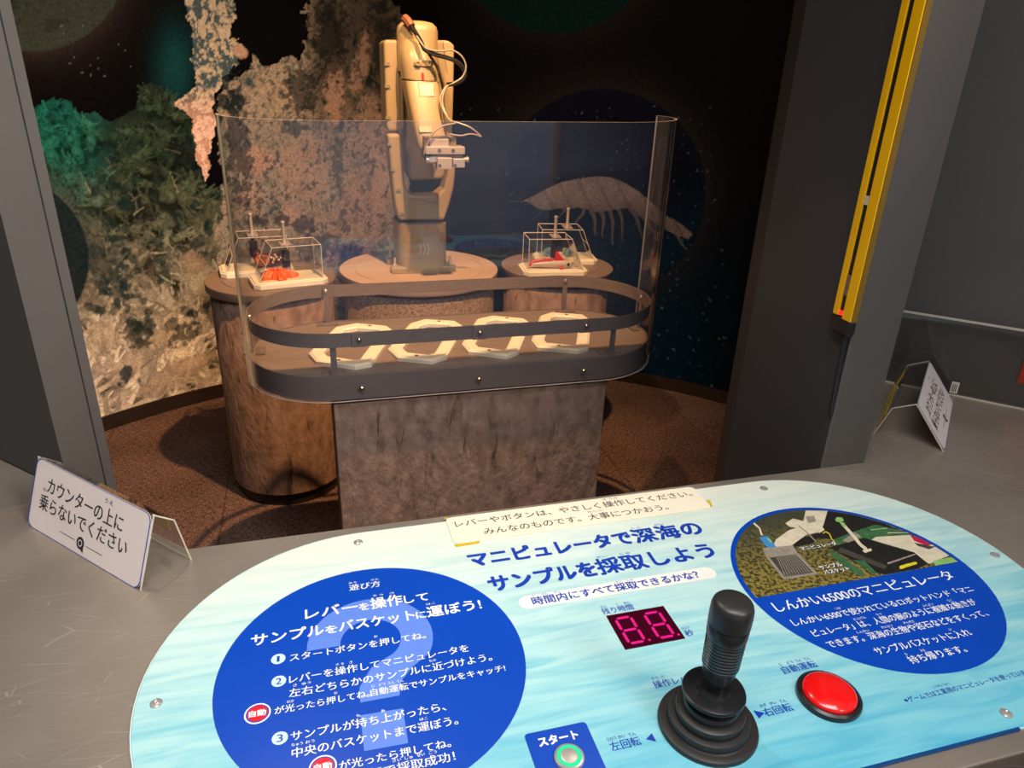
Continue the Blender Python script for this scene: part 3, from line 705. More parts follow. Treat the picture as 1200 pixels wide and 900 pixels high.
# middle headings
def print_line(name, m_, parent, *items):
    bm = B()
    for it in items: line(bm, *it)
    return obj(name, bm, m_, parent)
HL = lambda *items: print_line('heading_lettering', NAVYTEXT, pan, *items)
HL((u'マニピュレータで', .1742, .4080, .7500, Z2, .0330, .030), (u'深海の', .4120, .5174, .7485, Z2, .0350, .022), (u'しん', .4180, .4330, .7795, Z3, .0046, .006), (u'かい', .4540, .4690, .7795, Z3, .0046, .006))
HL((u'サンプルを', .1883, .3330, .6965, Z2, .0330, .030), (u'採取しよう', .3360, .5072, .6965, Z2, .0345, .022), (u'さい', .3430, .3580, .7275, Z3, .0046, .006), (u'しゅ', .3770, .3920, .7275, Z3, .0046, .006))
HL((u'時間内にすべて採取できるかな？', .2325, .4613, .6595, Z3, .0158, .016), *[(t, a, b, .6735, Z3, .0046, .006) for t, a, b in ((u'じ', .2360, .2400), (u'かん', .2480, .2560), (u'ない', .2640, .2720), (u'さい', .3480, .3560), (u'しゅ', .3640, .3720))])
HL((u'残り時間', .3100, .3508, .6240, Z2, .0112, .012), (u'のこ', .3110, .3190, .6345, Z3, .0046, .006), (u'じ', .3320, .3350, .6345, Z3, .0046, .006), (u'かん', .3420, .3500, .6345, Z3, .0046, .006))
HL((u'秒', .3914, .4020, .5665, Z2, .0112, .012), (u'びょう', .3915, .4015, .5775, Z3, .0046, .006))
HL((u'操作レバー', .3211, .3710, .5045, Z2, .0108, .012), (u'そう', .3220, .3300, .5155, Z3, .0046, .006), (u'さ', .3340, .3370, .5155, Z3, .0046, .006))
HL((u'左回転', .2456, .2769, .4440, Z2, .0112, .012), (u'ひだり', .2450, .2550, .4550, Z3, .0046, .006), (u'かい', .2570, .2650, .4550, Z3, .0046, .006), (u'てん', .2680, .2760, .4550, Z3, .0046, .006))
HL((u'右回転', .4163, .4498, .4435, Z2, .0112, .012), (u'みぎ', .4170, .4250, .4545, Z3, .0046, .006), (u'かい', .4290, .4370, .4545, Z3, .0046, .006), (u'てん', .4410, .4490, .4545, Z3, .0046, .006))
HL((u'自動運転', .4702, .5139, .4890, Z2, .0112, .012), *[(t, a, b, .5000, Z3, .0046, .006) for t, a, b in ((u'じ', .4720, .4750), (u'どう', .4820, .4900), (u'うん', .4930, .5010), (u'てん', .5040, .5120))])
HL((u'※ゲームでは工業用のマニピュレータを使っています', .5733, .7460, .4225, Z2, .0076, .008), (u'こうぎょうよう', .6180, .6400, .4315, Z3, .0036, .004))
for tri in (((.2832, .4480), (.2919, .4530), (.2919, .4430)), ((.4173, .4475), (.4075, .4530), (.4075, .4425))):
    bm = B(); flat(bm, tri, Z2); obj('direction_arrow', bm, NAVYTEXT, pan)
bm = B(); flat(bm, stadium(.2156, .4867, .6655, .0115, 16), Z2); obj('heading_pill', bm, mat('cream_print', srgb(240, 238, 230), .35), pan)
bm = B(); pts = []
for (cx, cy, a0) in ((.2285, .4785, 0), (.1715, .4785, PI / 2), (.1715, .410, PI), (.2285, .410, 1.5 * PI)):
    pts += [(cx + .004 * math.cos(a0 + PI / 2 * i / 6), cy + .004 * math.sin(a0 + PI / 2 * i / 6)) for i in range(7)]
flat(bm, pts, Z1); sq = obj('start_square', bm, BLUE, pan)
bm = B(); line(bm, u'スタート', .1790, .2193, .4655, Z2, .0118, .03); obj('start_lettering', bm, WHITE, sq)
# right blue disc with its picture
RC = (.670, .610); RR = .1658
bm = B(); flat(bm, disc_pts(*RC, RR), Z1); dr = obj('explanation_disc', bm, BLUE, pan)
def sea_bed_print():
    m = mat('sea_bed_print', (.2, .17, .07, 1), .35)
    nt, N, L, b = nodes(m); tc = N.new('ShaderNodeTexCoord')
    nz = N.new('ShaderNodeTexNoise'); nz.inputs['Scale'].default_value = 230; nz.inputs['Detail'].default_value = 5; L.new(tc.outputs['Object'], nz.inputs['Vector'])
    rp = N.new('ShaderNodeValToRGB'); rp.color_ramp.elements[0].position = .42; rp.color_ramp.elements[0].color = srgb(58, 54, 34); rp.color_ramp.elements[1].position = .56; rp.color_ramp.elements[1].color = srgb(140, 124, 58)
    L.new(nz.outputs['Fac'], rp.inputs[0])
    sp = N.new('ShaderNodeSeparateXYZ'); L.new(tc.outputs['Object'], sp.inputs[0])
    mr = N.new('ShaderNodeMapRange'); mr.inputs[1].default_value = .03; mr.inputs[2].default_value = .14; L.new(sp.outputs[1], mr.inputs[0])
    mx = N.new('ShaderNodeMixRGB'); mx.inputs[2].default_value = srgb(52, 60, 52); ml = N.new('ShaderNodeMath'); ml.operation = 'MULTIPLY'; ml.inputs[1].default_value = .85; L.new(mr.outputs[0], ml.inputs[0]); L.new(ml.outputs[0], mx.inputs[0])
    L.new(rp.outputs[0], mx.inputs[1]); L.new(mx.outputs[0], b.inputs['Base Color']); return m
PH = RR - .0065
PHM = [sea_bed_print(), mat('print_black', srgb(34, 32, 30), .35, var=.3, vscale=200), mat('print_ivory', srgb(214, 204, 176), .35, var=.1, vscale=90), mat('print_sky', srgb(60, 140, 200), .35), mat('print_green', srgb(60, 104, 66), .35, var=.3, vscale=120),
       mat('print_grey', srgb(150, 140, 126), .35, var=.2, vscale=150), mat('print_yellow', srgb(222, 206, 40), .35), mat('print_crimson', srgb(196, 26, 70), .35), mat('print_leaf', srgb(140, 190, 110), .35, var=.2, vscale=90), mat('print_dark_grey', srgb(70, 66, 58), .35, var=.25, vscale=160)]
PS = 270 / 1200
def ph(x, y): p = az(855 + x * PS, 590 + y * PS, PZ); return (p.x, p.y)
def clip(poly):                                     # keep a printed shape inside the round picture
    y0 = .6065; out = []
    for x, y in poly:
        dx, dy = x - RC[0], y - RC[1]; d = math.hypot(dx, dy)
        if d > PH - .0005: dx *= (PH - .0005) / d; dy *= (PH - .0005) / d
        out.append((RC[0] + dx, max(y0 + .0005, RC[1] + dy)))
    return out
bm = B()
a0 = math.asin((.6065 - RC[1]) / PH)
flat(bm, [(RC[0] + PH * math.cos(a0 + (PI - 2 * a0) * i / 60), RC[1] + PH * math.sin(a0 + (PI - 2 * a0) * i / 60)) for i in range(61)], Z2, 0)
pz = [Z2]
def shp(pts, mi):
    pz[0] += .000012
    flat(bm, clip([ph(*p) for p in pts]), pz[0], mi)
def strip(pts, w, mi):
    for (x0, y0), (x1, y1) in zip(pts, pts[1:]):
        dx, dy = x1 - x0, y1 - y0; l = math.hypot(dx, dy); nx, ny = -dy / l * w / 2, dx / l * w / 2
        shp([(x0 + nx, y0 + ny), (x1 + nx, y1 + ny), (x1 - nx, y1 - ny), (x0 - nx, y0 - ny)], mi)
shp([(500, 36), (640, 52), (800, 100), (920, 160), (760, 190), (560, 190), (460, 180), (430, 210), (330, 230), (350, 190), (480, 150)], 1)
shp([(640, 150), (760, 110), (880, 140), (980, 180), (870, 190), (700, 190), (560, 215), (540, 190)], 4)
shp([(760, 175), (940, 165), (1060, 220), (1150, 270), (1040, 315), (900, 240), (740, 190)], 2)
shp([(940, 165), (1000, 185), (1048, 215), (1030, 222), (960, 195)], 7); shp([(960, 205), (1075, 225), (1040, 240), (980, 222)], 9)
shp([(1060, 300), (1150, 280), (1195, 305), (1100, 330), (1070, 325)], 8)
shp([(520, 230), (700, 180), (960, 255), (1035, 315), (980, 345), (830, 380), (740, 360), (640, 300)], 1)
shp([(580, 230), (820, 325), (810, 345), (560, 250)], 9); shp([(820, 310), (965, 262), (968, 268), (826, 318)], 5)
shp([(510, 240), (560, 260), (700, 360), (690, 385), (600, 330), (540, 280)], 4); shp([(640, 295), (700, 300), (770, 365), (750, 368)], 4)
shp([(884, 328), (905, 320), (970, 304), (978, 316), (930, 330), (900, 342), (886, 342)], 6)
shp([(690, 245), (735, 235), (742, 246), (705, 260)], 2)
shp([(585, 195), (650, 150), (690, 175), (620, 205)], 5); strip([(590, 110), (640, 165), (680, 215), (712, 240)], 16, 2)
shp([(548, 85), (560, 72), (585, 74), (596, 90), (580, 100), (556, 96)], 8); shp([(572, 100), (596, 100), (606, 120), (590, 124)], 8)
strip([(486, 158), (500, 148), (520, 160), (530, 185), (545, 200)], 5, 6); strip([(735, 140), (820, 130)], 5, 8); strip([(820, 155), (930, 150)], 5, 2)
shp([(396, 38), (510, 40), (490, 110), (470, 150), (400, 165), (380, 110)], 2)
shp([(380, 120), (420, 150), (330, 215), (270, 250), (220, 245), (240, 190), (310, 140)], 2)
shp([(290, 105), (330, 80), (480, 120), (495, 140), (470, 155), (310, 122)], 2)
strip([(360, 120), (400, 150), (450, 200)], 6, 5); shp([(395, 70), (440, 66), (450, 96), (410, 104)], 5)
strip([(125, 104), (155, 130), (168, 168)], 9, 2)
shp([(155, 178), (200, 172), (240, 225), (265, 245), (250, 262), (222, 255), (180, 215)], 3); shp([(190, 184), (205, 182), (222, 200), (212, 206)], 8)
shp([(170, 235), (330, 220), (352, 258), (192, 285)], 5); shp([(192, 285), (352, 258), (462, 370), (284, 400), (270, 385)], 5)
shp([(208, 284), (345, 266), (436, 362), (286, 384)], 9)
for k in range(11):
    t = k / 10; strip([(246 + 100 * t * .98, 282 - 16 * t), (290 + 142 * t, 380 - 22 * t)], 3.4, 5)
obj('manipulator_picture', bm, PHM, dr)
for t, x0, y0, x1, y1, s in ((u'マニピュレータ', 375, 246, 560, 216, .0088), (u'サンプル', 474, 345, 590, 326, .0088), (u'バスケット', 500, 370, 632, 350, .0088)):
    p, q = ph(x0, y0), ph(x1, y1)
    bm = B(); line(bm, t, p[0], q[0], p[1], Z4 + .0001, s, .016); obj('picture_caption', bm, WHITE, dr)
    bm = B(); line(bm, t, p[0], q[0], p[1], Z4, s, .09); obj('caption_outline', bm, PHM[1], dr)
bm = B()
for t, x0, x1, y, s in ((u'しんかい6500の', .5224, .6480, .5780, .0200), (u'マニピュレータ', .6500, .7969, .5780, .0215), (u'しんかい6500で使われているロボットハンド「マニ', .5274, .7998, .5515, .0125), (u'ピュレータ」は、人間の腕のように複雑な動きが', .5399, .7820, .5300, .0125),
                        (u'できます。深海の生物や岩石などをすくって、', .5454, .7789, .5100, .0125), (u'サンプルバスケットに入れ', .5928, .7297, .4876, .0125), (u'持ち帰ります。', .6217, .7009, .4670, .0125)):
    line(bm, t, x0, x1, y, Z3, s, .011)
for t, x0, x1, y in ((u'つか', .5950, .6040, .5635), (u'にんげん', .6060, .6230, .5420), (u'うで', .6390, .6470, .5420), (u'ふくざつ', .7090, .7250, .5420), (u'うご', .7480, .7560, .5420), (u'しんかい', .5940, .6110, .5220), (u'せいぶつ', .6290, .6450, .5220), (u'がんせき', .6610, .6770, .5220), (u'い', .7080, .7110, .4997), (u'も', .6240, .6270, .4790), (u'かえ', .6460, .6530, .4790)):
    line(bm, t, x0, x1, y, Z3, .0045, .008)
obj('explanation_lettering', bm, WHITE, dr)

# laminated notice lying along the back of the panel
nt_ = thing('notice_strip', 'cream laminated notice with two lines of writing along the back edge of the panel', 'notice', (.36, .833, PZ))
bm = B(); pts = []
for (cx, cy, a0) in ((.553, .856, 0), (.170, .856, PI / 2), (.170, .809, PI), (.553, .811, 1.5 * PI)):
    pts += [(cx + .0085 * math.cos(a0 + PI / 2 * i / 6), cy + .0085 * math.sin(a0 + PI / 2 * i / 6)) for i in range(7)]
prism(bm, pts, PZ + .0002, PZ + .0012); obj('paper_sheet', bm, PAPER, nt_)
bm = B(); line(bm, u'レバーやボタンは、やさしく操作してください。', .1720, .5490, .8400, PZ + .0014, .0168, .004); line(bm, u'みんなのものです。大事につかおう。', .2080, .4950, .8135, PZ + .0014, .0168, .004)
line(bm, u'そうさ', .4050, .4300, .8580, PZ + .0014, .0050, 0); line(bm, u'だいじ', .3700, .3950, .8310, PZ + .0014, .0050, 0); obj('notice_lettering', bm, BLACKTEXT, nt_)
for pts in (((.1615, .8000), (.1980, .8000), (.1960, .7960), (.1640, .7950)), ((.5600, .8080), (.5640, .8060), (.5690, .8220), (.5630, .8240)), ((.1600, .866), (.1655, .866), (.1655, .8625), (.1600, .8625))):
    bm = B(); prism(bm, pts, PZ + .0002, PZ + .0009); obj('tape_edge', bm, YTAPE, nt_, label='yellowed tape at the edge of the notice')

# two-digit display
DX0, DX1, DY0, DY1 = .312, .388, .5635, .620
dp = thing('digital_display', 'dark red two-digit display with magenta segments set into the panel', 'display', (.35, .592, PZ))
bm = B(); prism(bm, [(DX0, DY0), (DX1, DY0), (DX1, DY1), (DX0, DY1)], PZ, PZ + .0008); obj('display_window', bm, mat('dark_red_window', srgb(62, 6, 26), .12), dp)
SEG = mat('magenta_segment', (.52, .003, .16, 1), .4, emit=.42)
def digit(x, y, w, h, t):
    sk = .04
    P = lambda u, v: (x + u * w + sk * 0 * v, y + v * h)
    segs = []
    for v in (0, .5, 1): segs.append(((.06, v), (.94, v)))
    for u in (0, 1):
        for v0, v1 in ((.04, .46), (.54, .96)): segs.append(((u, v0), (u, v1)))
    for a, b in segs:
        A, Bp = Vector(P(*a)), Vector(P(*b)); d = (Bp - A).normalized(); n = Vector((-d.y, d.x)) * t / 2
        bm = B(); prism(bm, [(A.x, A.y), (A + d * t * .5 + n).to_tuple(), (Bp - d * t * .5 + n).to_tuple(), (Bp.x, Bp.y), (Bp - d * t * .5 - n).to_tuple(), (A + d * t * .5 - n).to_tuple()], PZ + .0008, PZ + .0011)
        obj('segment', bm, SEG, dp)
    bm = B(); prism(bm, disc_pts(x + w + .0055, y, .0016, 16), PZ + .0008, PZ + .0011); obj('decimal_point', bm, SEG, dp)
digit(.3205, .5705, .0195, .0415, .0036); digit(.3580, .5705, .0195, .0415, .0036)

# joystick
jx, jy = .3515, .449
js = thing('joystick', 'black joystick with a ribbed upright grip and rubber bellows beside the red button', 'joystick', (jx, jy, PZ))
bm = B(); lathe(bm, [(.0495, 0), (.0500, .0025), (.0490, .0048), (.0455, .0060), (.0420, .0058), (.0405, .0072)], (jx, jy, PZ), 72); obj('base_flange', bm, RUBBER, js, smooth=True)
bm = B(); lathe(bm, [(.0405, .006), (.0408, .0110), (.0395, .0140), (.0360, .0150), (.0335, .0150), (.0335, .0175), (.0345, .0205), (.0335, .0240), (.0300, .0255), (.0265, .0255), (.0265, .0280), (.0275, .0300), (.0265, .0340), (.0225, .0350), (.0200, .0352), (.0205, .0385), (.0235, .0405), (.0240, .044)], (jx, jy, PZ), 72)
obj('bellows', bm, RUBBER, js, smooth=True)
bm = B(); lathe(bm, [(.0120, .0425), (.0290, .0425), (.0308, .0440), (.0312, .0460), (.0306, .0478), (.0285, .0486), (.0170, .0492), (.0150, .0520), (.0130, .0520)], (jx, jy, PZ), 72); obj('collar', bm, BLACK, js, smooth=True)
axis = Vector((.018, 0, 1)).normalized()
bm = B(); lathe(bm, [(.0118, .048), (.0118, .066), (.0125, .066)], (jx, jy, PZ), 48, axis); obj('shaft', bm, BLACK, js, smooth=True)
bm = B(); prof = [(.0125, .0645), (.0142, .0650), (.0158, .0720), (.0170, .0800)]
h = .0815
for k in range(9): prof += [(.0178 + .0001 * k, h), (.0180 + .0001 * k, h + .0022), (.0171 + .0001 * k, h + .0026), (.0171 + .0001 * k, h + .0036)]; h += .0038
prof += [(.0188, h), (.0194, .1200), (.0197, .1300), (.0190, .1312), (.0190, .1326)]
lathe(bm, prof, (jx, jy, PZ), 64, axis); obj('grip', bm, mat('charcoal_grip_plastic', (.016, .018, .019, 1), .25), js, smooth=True)
bm = B(); lathe(bm, [(.0190, .1322), (.0200, .1330), (.0201, .1440), (.0198, .1500), (.0186, .1545), (.0165, .1570), (.0100, .1582), (0, .1585)], (jx, jy, PZ), 64, axis); obj('grip_cap', bm, mat('soft_black_cap', (.022, .021, .020, 1), .38), js, smooth=True)

# red push button
rb = thing('push_button', 'large glossy red domed push button in a black ring right of the joystick', 'button', (.4956, .4486, PZ))
bm = B(); lathe(bm, [(.0328, 0), (.0334, .0028), (.0326, .0058), (.0300, .0076), (.0285, .0072), (.0278, .0050)], (.4956, .4486, PZ), 72); obj('button_ring', bm, BLACK, rb, smooth=True)
bm = B(); lathe(bm, [(.0276, .0052), (.0276, .0082), (.0268, .0096), (.0250, .0108), (.0205, .0126), (.0150, .0140), (.0080, .0149), (0, .0152)], (.4956, .4486, PZ), 72); obj('button_dome', bm, RED, rb, smooth=True)
# start button
sb = thing('start_button', 'small metal start button with a glowing green ring on the blue square', 'button', (.202, .446, PZ))
bm = B(); lathe(bm, [(.0148, 0), (.0150, .0020), (.0142, .0036), (.0118, .0040)], (.202, .446, PZ), 56); obj('button_bezel', bm, CHROME, sb, smooth=True)
bm = B(); band(bm, disc_pts(.202, .446, .0120, 48), disc_pts(.202, .446, .0082, 48), PZ + .002, PZ + .0043); obj('light_ring', bm, mat('green_light_ring', (.005, .50, .22, 1), .4, emit=.55), sb)
bm = B(); lathe(bm, [(.0082, .002), (.0082, .0045), (.0070, .0048), (0, .0044)], (.202, .446, PZ), 40); obj('button_cap', bm, ALU, sb, smooth=True)

# ================================================================== TENT SIGNS
def tent(name, label, A, u, L, d, h, D, s0, mirror, card_scale=1):
    """clear folded tent: printed face from bottom edge at A along u to the ridge, plain leg down behind"""
    A = Vector(A); u = Vector(u).normalized(); n = Vector((-u.y, u.x, 0)); z0 = .797
    root = thing(name, label, 'sign', (A + u * L / 2 + n * D / 2 + Vector((0, 0, z0 - A.z))).to_tuple())
    P = lambda s, t, off=0: A + u * s + (n * d + Vector((0, 0, h))) * t + Vector((0, 0, z0 - A.z)) + nf * off
    nf = (u.cross(n * d + Vector((0, 0, h)))).normalized()
    if nf.dot(n) > 0: nf = -nf
    T = .002
    KN = .76                                         # the rear leg bends at a knee close under the ridge
    knee = n * (d + (D - d) * .66) + Vector((0, 0, h * KN)); foot = n * D; ridge = n * d + Vector((0, 0, h))
    def Q(s, t, off=0):
        base = foot.lerp(knee, t / .72) if t <= .72 else knee.lerp(ridge, (t - .72) / .28)
        return A + u * s + base + Vector((0, 0, z0 - A.z)) + nb * off
    nb = (u.cross(n * (d - D) + Vector((0, 0, h)))).normalized()
    if nb.dot(n) < 0: nb = -nb
    bm = B(); r = .09
    def rounded(f, off, a=.0):
        pts = []
        for cs, ct, a0 in ((L - .012, .88, 0), (.012, .88, PI / 2), (.012, .12, PI), (L - .012, .12, 1.5 * PI)):
            for i in range(5):
                t = a0 + PI / 2 * i / 4; pts.append(f(cs + .012 * math.cos(t), ct + .12 * math.sin(t), off))
        return pts
    def sharp(f, off): return [f(L, 1, off), f(0, 1, off), f(0, 0, off), f(L, 0, off)]
    hull8(bm, sharp(P, 0), sharp(P, -T)); obj('front_leg', bm, ACRYL, root)
    bm = B()
    ts_ = (0, .36, .66, .70, .74, .78, .9, 1)
    grid = [[[bm.verts.new(Q(s, t, o)) for s in (0, L)] for t in ts_] for o in (0, -T)]
    for g in grid:
        for k in range(len(ts_) - 1): bm.faces.new((g[k][0], g[k][1], g[k + 1][1], g[k + 1][0]))
    for k in range(len(ts_) - 1):
        for e in (0, 1): bm.faces.new((grid[0][k][e], grid[0][k + 1][e], grid[1][k + 1][e], grid[1][k][e]))
    for k in (0, -1): bm.faces.new((grid[0][k][0], grid[0][k][1], grid[1][k][1], grid[1][k][0]))
    bl = obj('rear_leg', bm, ACRYL, root)
    bm = B()
    for s in (0, L):
        for f, nn in ((P, nf), (Q, nb)):
            tube(bm, [f(s, 0, -T / 2), f(s, .72, -T / 2), f(s, 1, -T / 2)], .0011, 6)
    tube(bm, [Q(0, 0, -T / 2) + Vector((0, 0, .001)), Q(L, 0, -T / 2) + Vector((0, 0, .001))], .0011, 6)
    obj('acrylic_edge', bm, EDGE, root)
    bm = B(); hull8(bm, rounded(P, .0004), rounded(P, .0010)); cd_ = obj('printed_card', bm, CARD, root)
    bm = B(); o = rounded(P, .0012); cen = sum(o, Vector()) / len(o)
    i_ = [p + (cen - p).normalized() * .0022 for p in o]
    va = [bm.verts.new(p) for p in o]; vb = [bm.verts.new(p) for p in i_]
    for k in range(len(o)):
        j = (k + 1) % len(o); bm.faces.new((va[k], va[j], vb[j], vb[k]))
    obj('card_border', bm, mat('blue_border', srgb(36, 76, 170), .4), cd_)
    bm = B(); up = n * d + Vector((0, 0, h)); ul = up.length
    letter(bm, u'カウンターの上に', P(L * .135, .60, .0014), P(L * .80, .60, .0014), up, ul * .245, .010)
    letter(bm, u'乗らないでください', P(L * .085, .335, .0014), P(L * .86, .335, .0014), up, ul * .245, .010)
    letter(bm, u'うえ', P(L * .63, .86, .0014), P(L * .70, .86, .0014), up, ul * .07, 0); letter(bm, u'の', P(L * .10, .585, .0014), P(L * .125, .585, .0014), up, ul * .06, 0)
    # round black mark with a pale ring and two thin lines of small print
    c = P(L * .49, .165, .0013); e = ul * .085
    fan = [c + u * (math.cos(t) * e) + up.normalized() * (math.sin(t) * e) for t in [2 * PI * i / 28 for i in range(28)]]
    bm.faces.new([bm.verts.new(p) for p in fan])
    bm.faces.new([bm.verts.new(c + u * x * e + up.normalized() * y * e) for x, y in ((.1, -.9), (.9, -.45), (.95, -1.35))])
    for s0_, s1_ in ((.30, .44), (.54, .68)):
        bm.faces.new([bm.verts.new(P(L * s, t, .0013)) for s, t in ((s0_, .162), (s1_, .162), (s1_, .170), (s0_, .170))])
    obj('card_lettering', bm, BLACKTEXT, cd_)
    bm = B(); fan = [c + nf * .0003 + u * (math.cos(t) * e * .55) + up.normalized() * (math.sin(t) * e * .55) for t in [2 * PI * i / 24 for i in range(24)]]
    vi = [bm.verts.new(p) for p in fan]; vo = [bm.verts.new(c + nf * .0003 + (p - c - nf * .0003) * .72) for p in fan]
    for k in range(24): bm.faces.new((vi[k], vi[(k + 1) % 24], vo[(k + 1) % 24], vo[k]))
    obj('card_mark_ring', bm, CARD, cd_)
    return root, P, Q, nb, bl
ts, P_, Q_, nb_, bl_ = tent('tent_sign', 'white bordered warning card in a clear tent stand on the left of the counter', (-.407, .985, .797), (1, -1.06, 0), .254, .035, .092, .074, 0, False)
bm = B(); hull8(bm, [Q_(.205, .40, .0003), Q_(.228, .40, .0003), Q_(.236, .66, .0003), Q_(.213, .66, .0003)], [Q_(.205, .40, .0010), Q_(.228, .40, .0010), Q_(.236, .66, .0010), Q_(.213, .66, .0010)])
obj('yellow_tape', bm, YTAPE, bl_, label='yellow tape on the clear rear leg')
ts2, P_, Q_, nb_, bl_ = tent('tent_sign', 'white warning card in a clear tent stand behind the panel by the right pillar', (1.075, .878, .797), (.745, .667, 0), .262, .062, .078, .118, 0, False)
for t0, t1 in ((.10, .18), (.34, .42)):  # tape and its reflections, all built as solid strips
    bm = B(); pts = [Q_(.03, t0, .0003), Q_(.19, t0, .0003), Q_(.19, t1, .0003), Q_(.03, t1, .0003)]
    hull8(bm, pts, [p + nb_ * .0008 for p in pts]); obj('yellow_tape', bm, YTAPE, bl_, label='yellow band of tape and its reflection on the clear rear leg')
bm = B(); pts = [Q_(.19, .10, .0003), Q_(.215, .14, .0003), Q_(.235, .68, .0003), Q_(.205, .68, .0003)]; hull8(bm, pts, [p + nb_ * .0008 for p in pts]); obj('yellow_tape', bm, YTAPE, bl_, label='yellow tape and its reflection running up the clear rear leg')

# clear partition on the right of the counter
gp = thing('acrylic_partition', 'low clear acrylic partition standing on the counter right of the pillar', 'partition', sidept(.3, 0) + (.797,))
bm = B(); prism(bm, [sidept(-.02, 0), sidept(1.0, 0), sidept(1.0, .006), sidept(-.02, .006)], .797, .958); obj('acrylic_sheet', bm, clear('partition_acrylic', (.86, .85, .84)), gp)
bm = B(); prism(bm, [sidept(-.02, -.0003), sidept(1.0, -.0003), sidept(1.0, .0063), sidept(-.02, .0063)], .958, .9615); prism(bm, [sidept(-.02, -.001), sidept(1.0, -.001), sidept(1.0, .002), sidept(-.02, .002)], .797, .7995)
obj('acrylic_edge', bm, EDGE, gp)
bm = B(); prism(bm, [sidept(.146, -.0015), sidept(.160, -.0015), sidept(.160, -.0005), sidept(.146, -.0005)], .803, .828); lb = obj('paper_label', bm, mat('label_paper', srgb(206, 200, 188), .5), gp)
bm = B()
for k in range(3):
    s = .1485 + .0032 * k; p = [Vector(sidept(s, -.0019) + (.806 + .0,)), Vector(sidept(s + .0016, -.0019) + (.806,)), Vector(sidept(s + .0016, -.0019) + (.823,)), Vector(sidept(s, -.0019) + (.823,))]
    bm.faces.new([bm.verts.new(v) for v in p])
obj('label_print', bm, BLACKTEXT, lb)
po = thing('poster', 'narrow red and orange poster on the far right wall behind the partition', 'poster', sidept(.38, .016) + (.88,))
bm = B(); prism(bm, [sidept(.258, .0175), sidept(.40, .0175), sidept(.40, .0215), sidept(.258, .0215)], .845, .930, 0); obj('poster_sheet', bm, mat('poster_red', srgb(196, 36, 20), .4), po)
bm = B(); prism(bm, [sidept(.263, .0162), sidept(.40, .0162), sidept(.40, .0174), sidept(.263, .0174)], .885, .926, 0); obj('poster_patch', bm, mat('poster_orange', srgb(226, 120, 30), .4), po)

# ================================================================== LIGHT CURTAIN ON THE RIGHT PILLAR
lc = thing('light_curtain', 'tall yellow safety light curtain bar fixed upright on the right pillar', 'light curtain', (.805, .893, 1.03))
XJ = .8125
bm = B(); box(bm, (XJ - .012, .9035, 1.062), (XJ, .9160, 2.5)); box(bm, (XJ - .012, .8740, 1.058), (XJ, .8935, 2.5)); obj('housing', bm, YELLOW, lc, bevel=.0008)
bm = B(); box(bm, (XJ - .0095, .8932, 1.058), (XJ, .9038, 2.5)); obj('optical_slot', bm, BLACK, lc)
bm = B(); box(bm, (XJ - .0105, .8725, 1.058), (XJ - .0005, .8745, 2.5)); obj('side_strip', bm, mat('olive_side_strip', (.20, .115, .012, 1), .4), lc)  # thin olive-brown strip over the near side of the housing
bm = B(); box(bm, (XJ - .014, .8715, 1.036), (XJ, .9175, 1.060)); box(bm, (XJ - .012, .8770, 1.028), (XJ, .9100, 1.037)); obj('end_cap', bm, BLACK, lc, bevel=.003)
bm = B(); tube(bm, [(XJ - .008, .88, 1.03), (XJ - .008, .879, 1.0), (XJ - .004, .878, .9)], .004); obj('cable', bm, BLACK, lc, smooth=True)
bm = B(); box(bm, (XJ - .0115, .8942, 1.064), (XJ - .0094, .9028, 1.071)); obj('status_light', bm, mat('red_status_light', (.9, .02, .02, 1), .3, emit=1.2), lc)
bm = B(); box(bm, (XJ - .0110, .8942, 1.235), (XJ - .0094, .9028, 1.248)); obj('maker_plate', bm, mat('pale_plate', (.6, .56, .5, 1), .4), lc)
bm = B(); box(bm, (XJ - .0110, .8942, 1.095), (XJ - .0094, .9028, 1.128)); obj('warning_plate', bm, mat('brown_plate', (.2, .12, .08, 1), .4), lc)

# ================================================================== DISPLAY TABLE
TX0, TX1, TY, TR = -.160, .904, 1.778, .206
tb = thing('display_table', 'stadium-shaped display table with a low metal railing on a bark-textured cabinet', 'table', (.372, TY, 0))
bm = B(); prism(bm, stadium(TX0 + .004, TX1 - .004, TY, TR - .004, 36), .69, .735); obj('tabletop', bm, TABLETOP, tb)
bm = B(); band(bm, stadium(TX0, TX1, TY, TR, 36), stadium(TX0 + .0042, TX1 - .0042, TY, TR - .0042, 36), .678, .737); obj('table_skirt', bm, SKIRT, tb, smooth=True)
bm = B(); box(bm, (.029, 1.577, .0), (.722, 1.93, .668)); cb = obj('cabinet', bm, CLAD, tb, bevel=.003)
bm = B(); box(bm, (.027, 1.5745, .668), (.725, 1.93, .690)); obj('recess_band', bm, KICK, tb)  # flush dark strip stands for the shaded recess under the tabletop
bm = B(); band(bm, stadium(TX0 + .003, TX1 - .003, TY, TR - .003, 36), stadium(TX0 + .006, TX1 - .006, TY, TR - .006, 36), .808, .842); obj('railing', bm, RAILMETAL, tb, smooth=True)
RB = (.096, .379, .651)
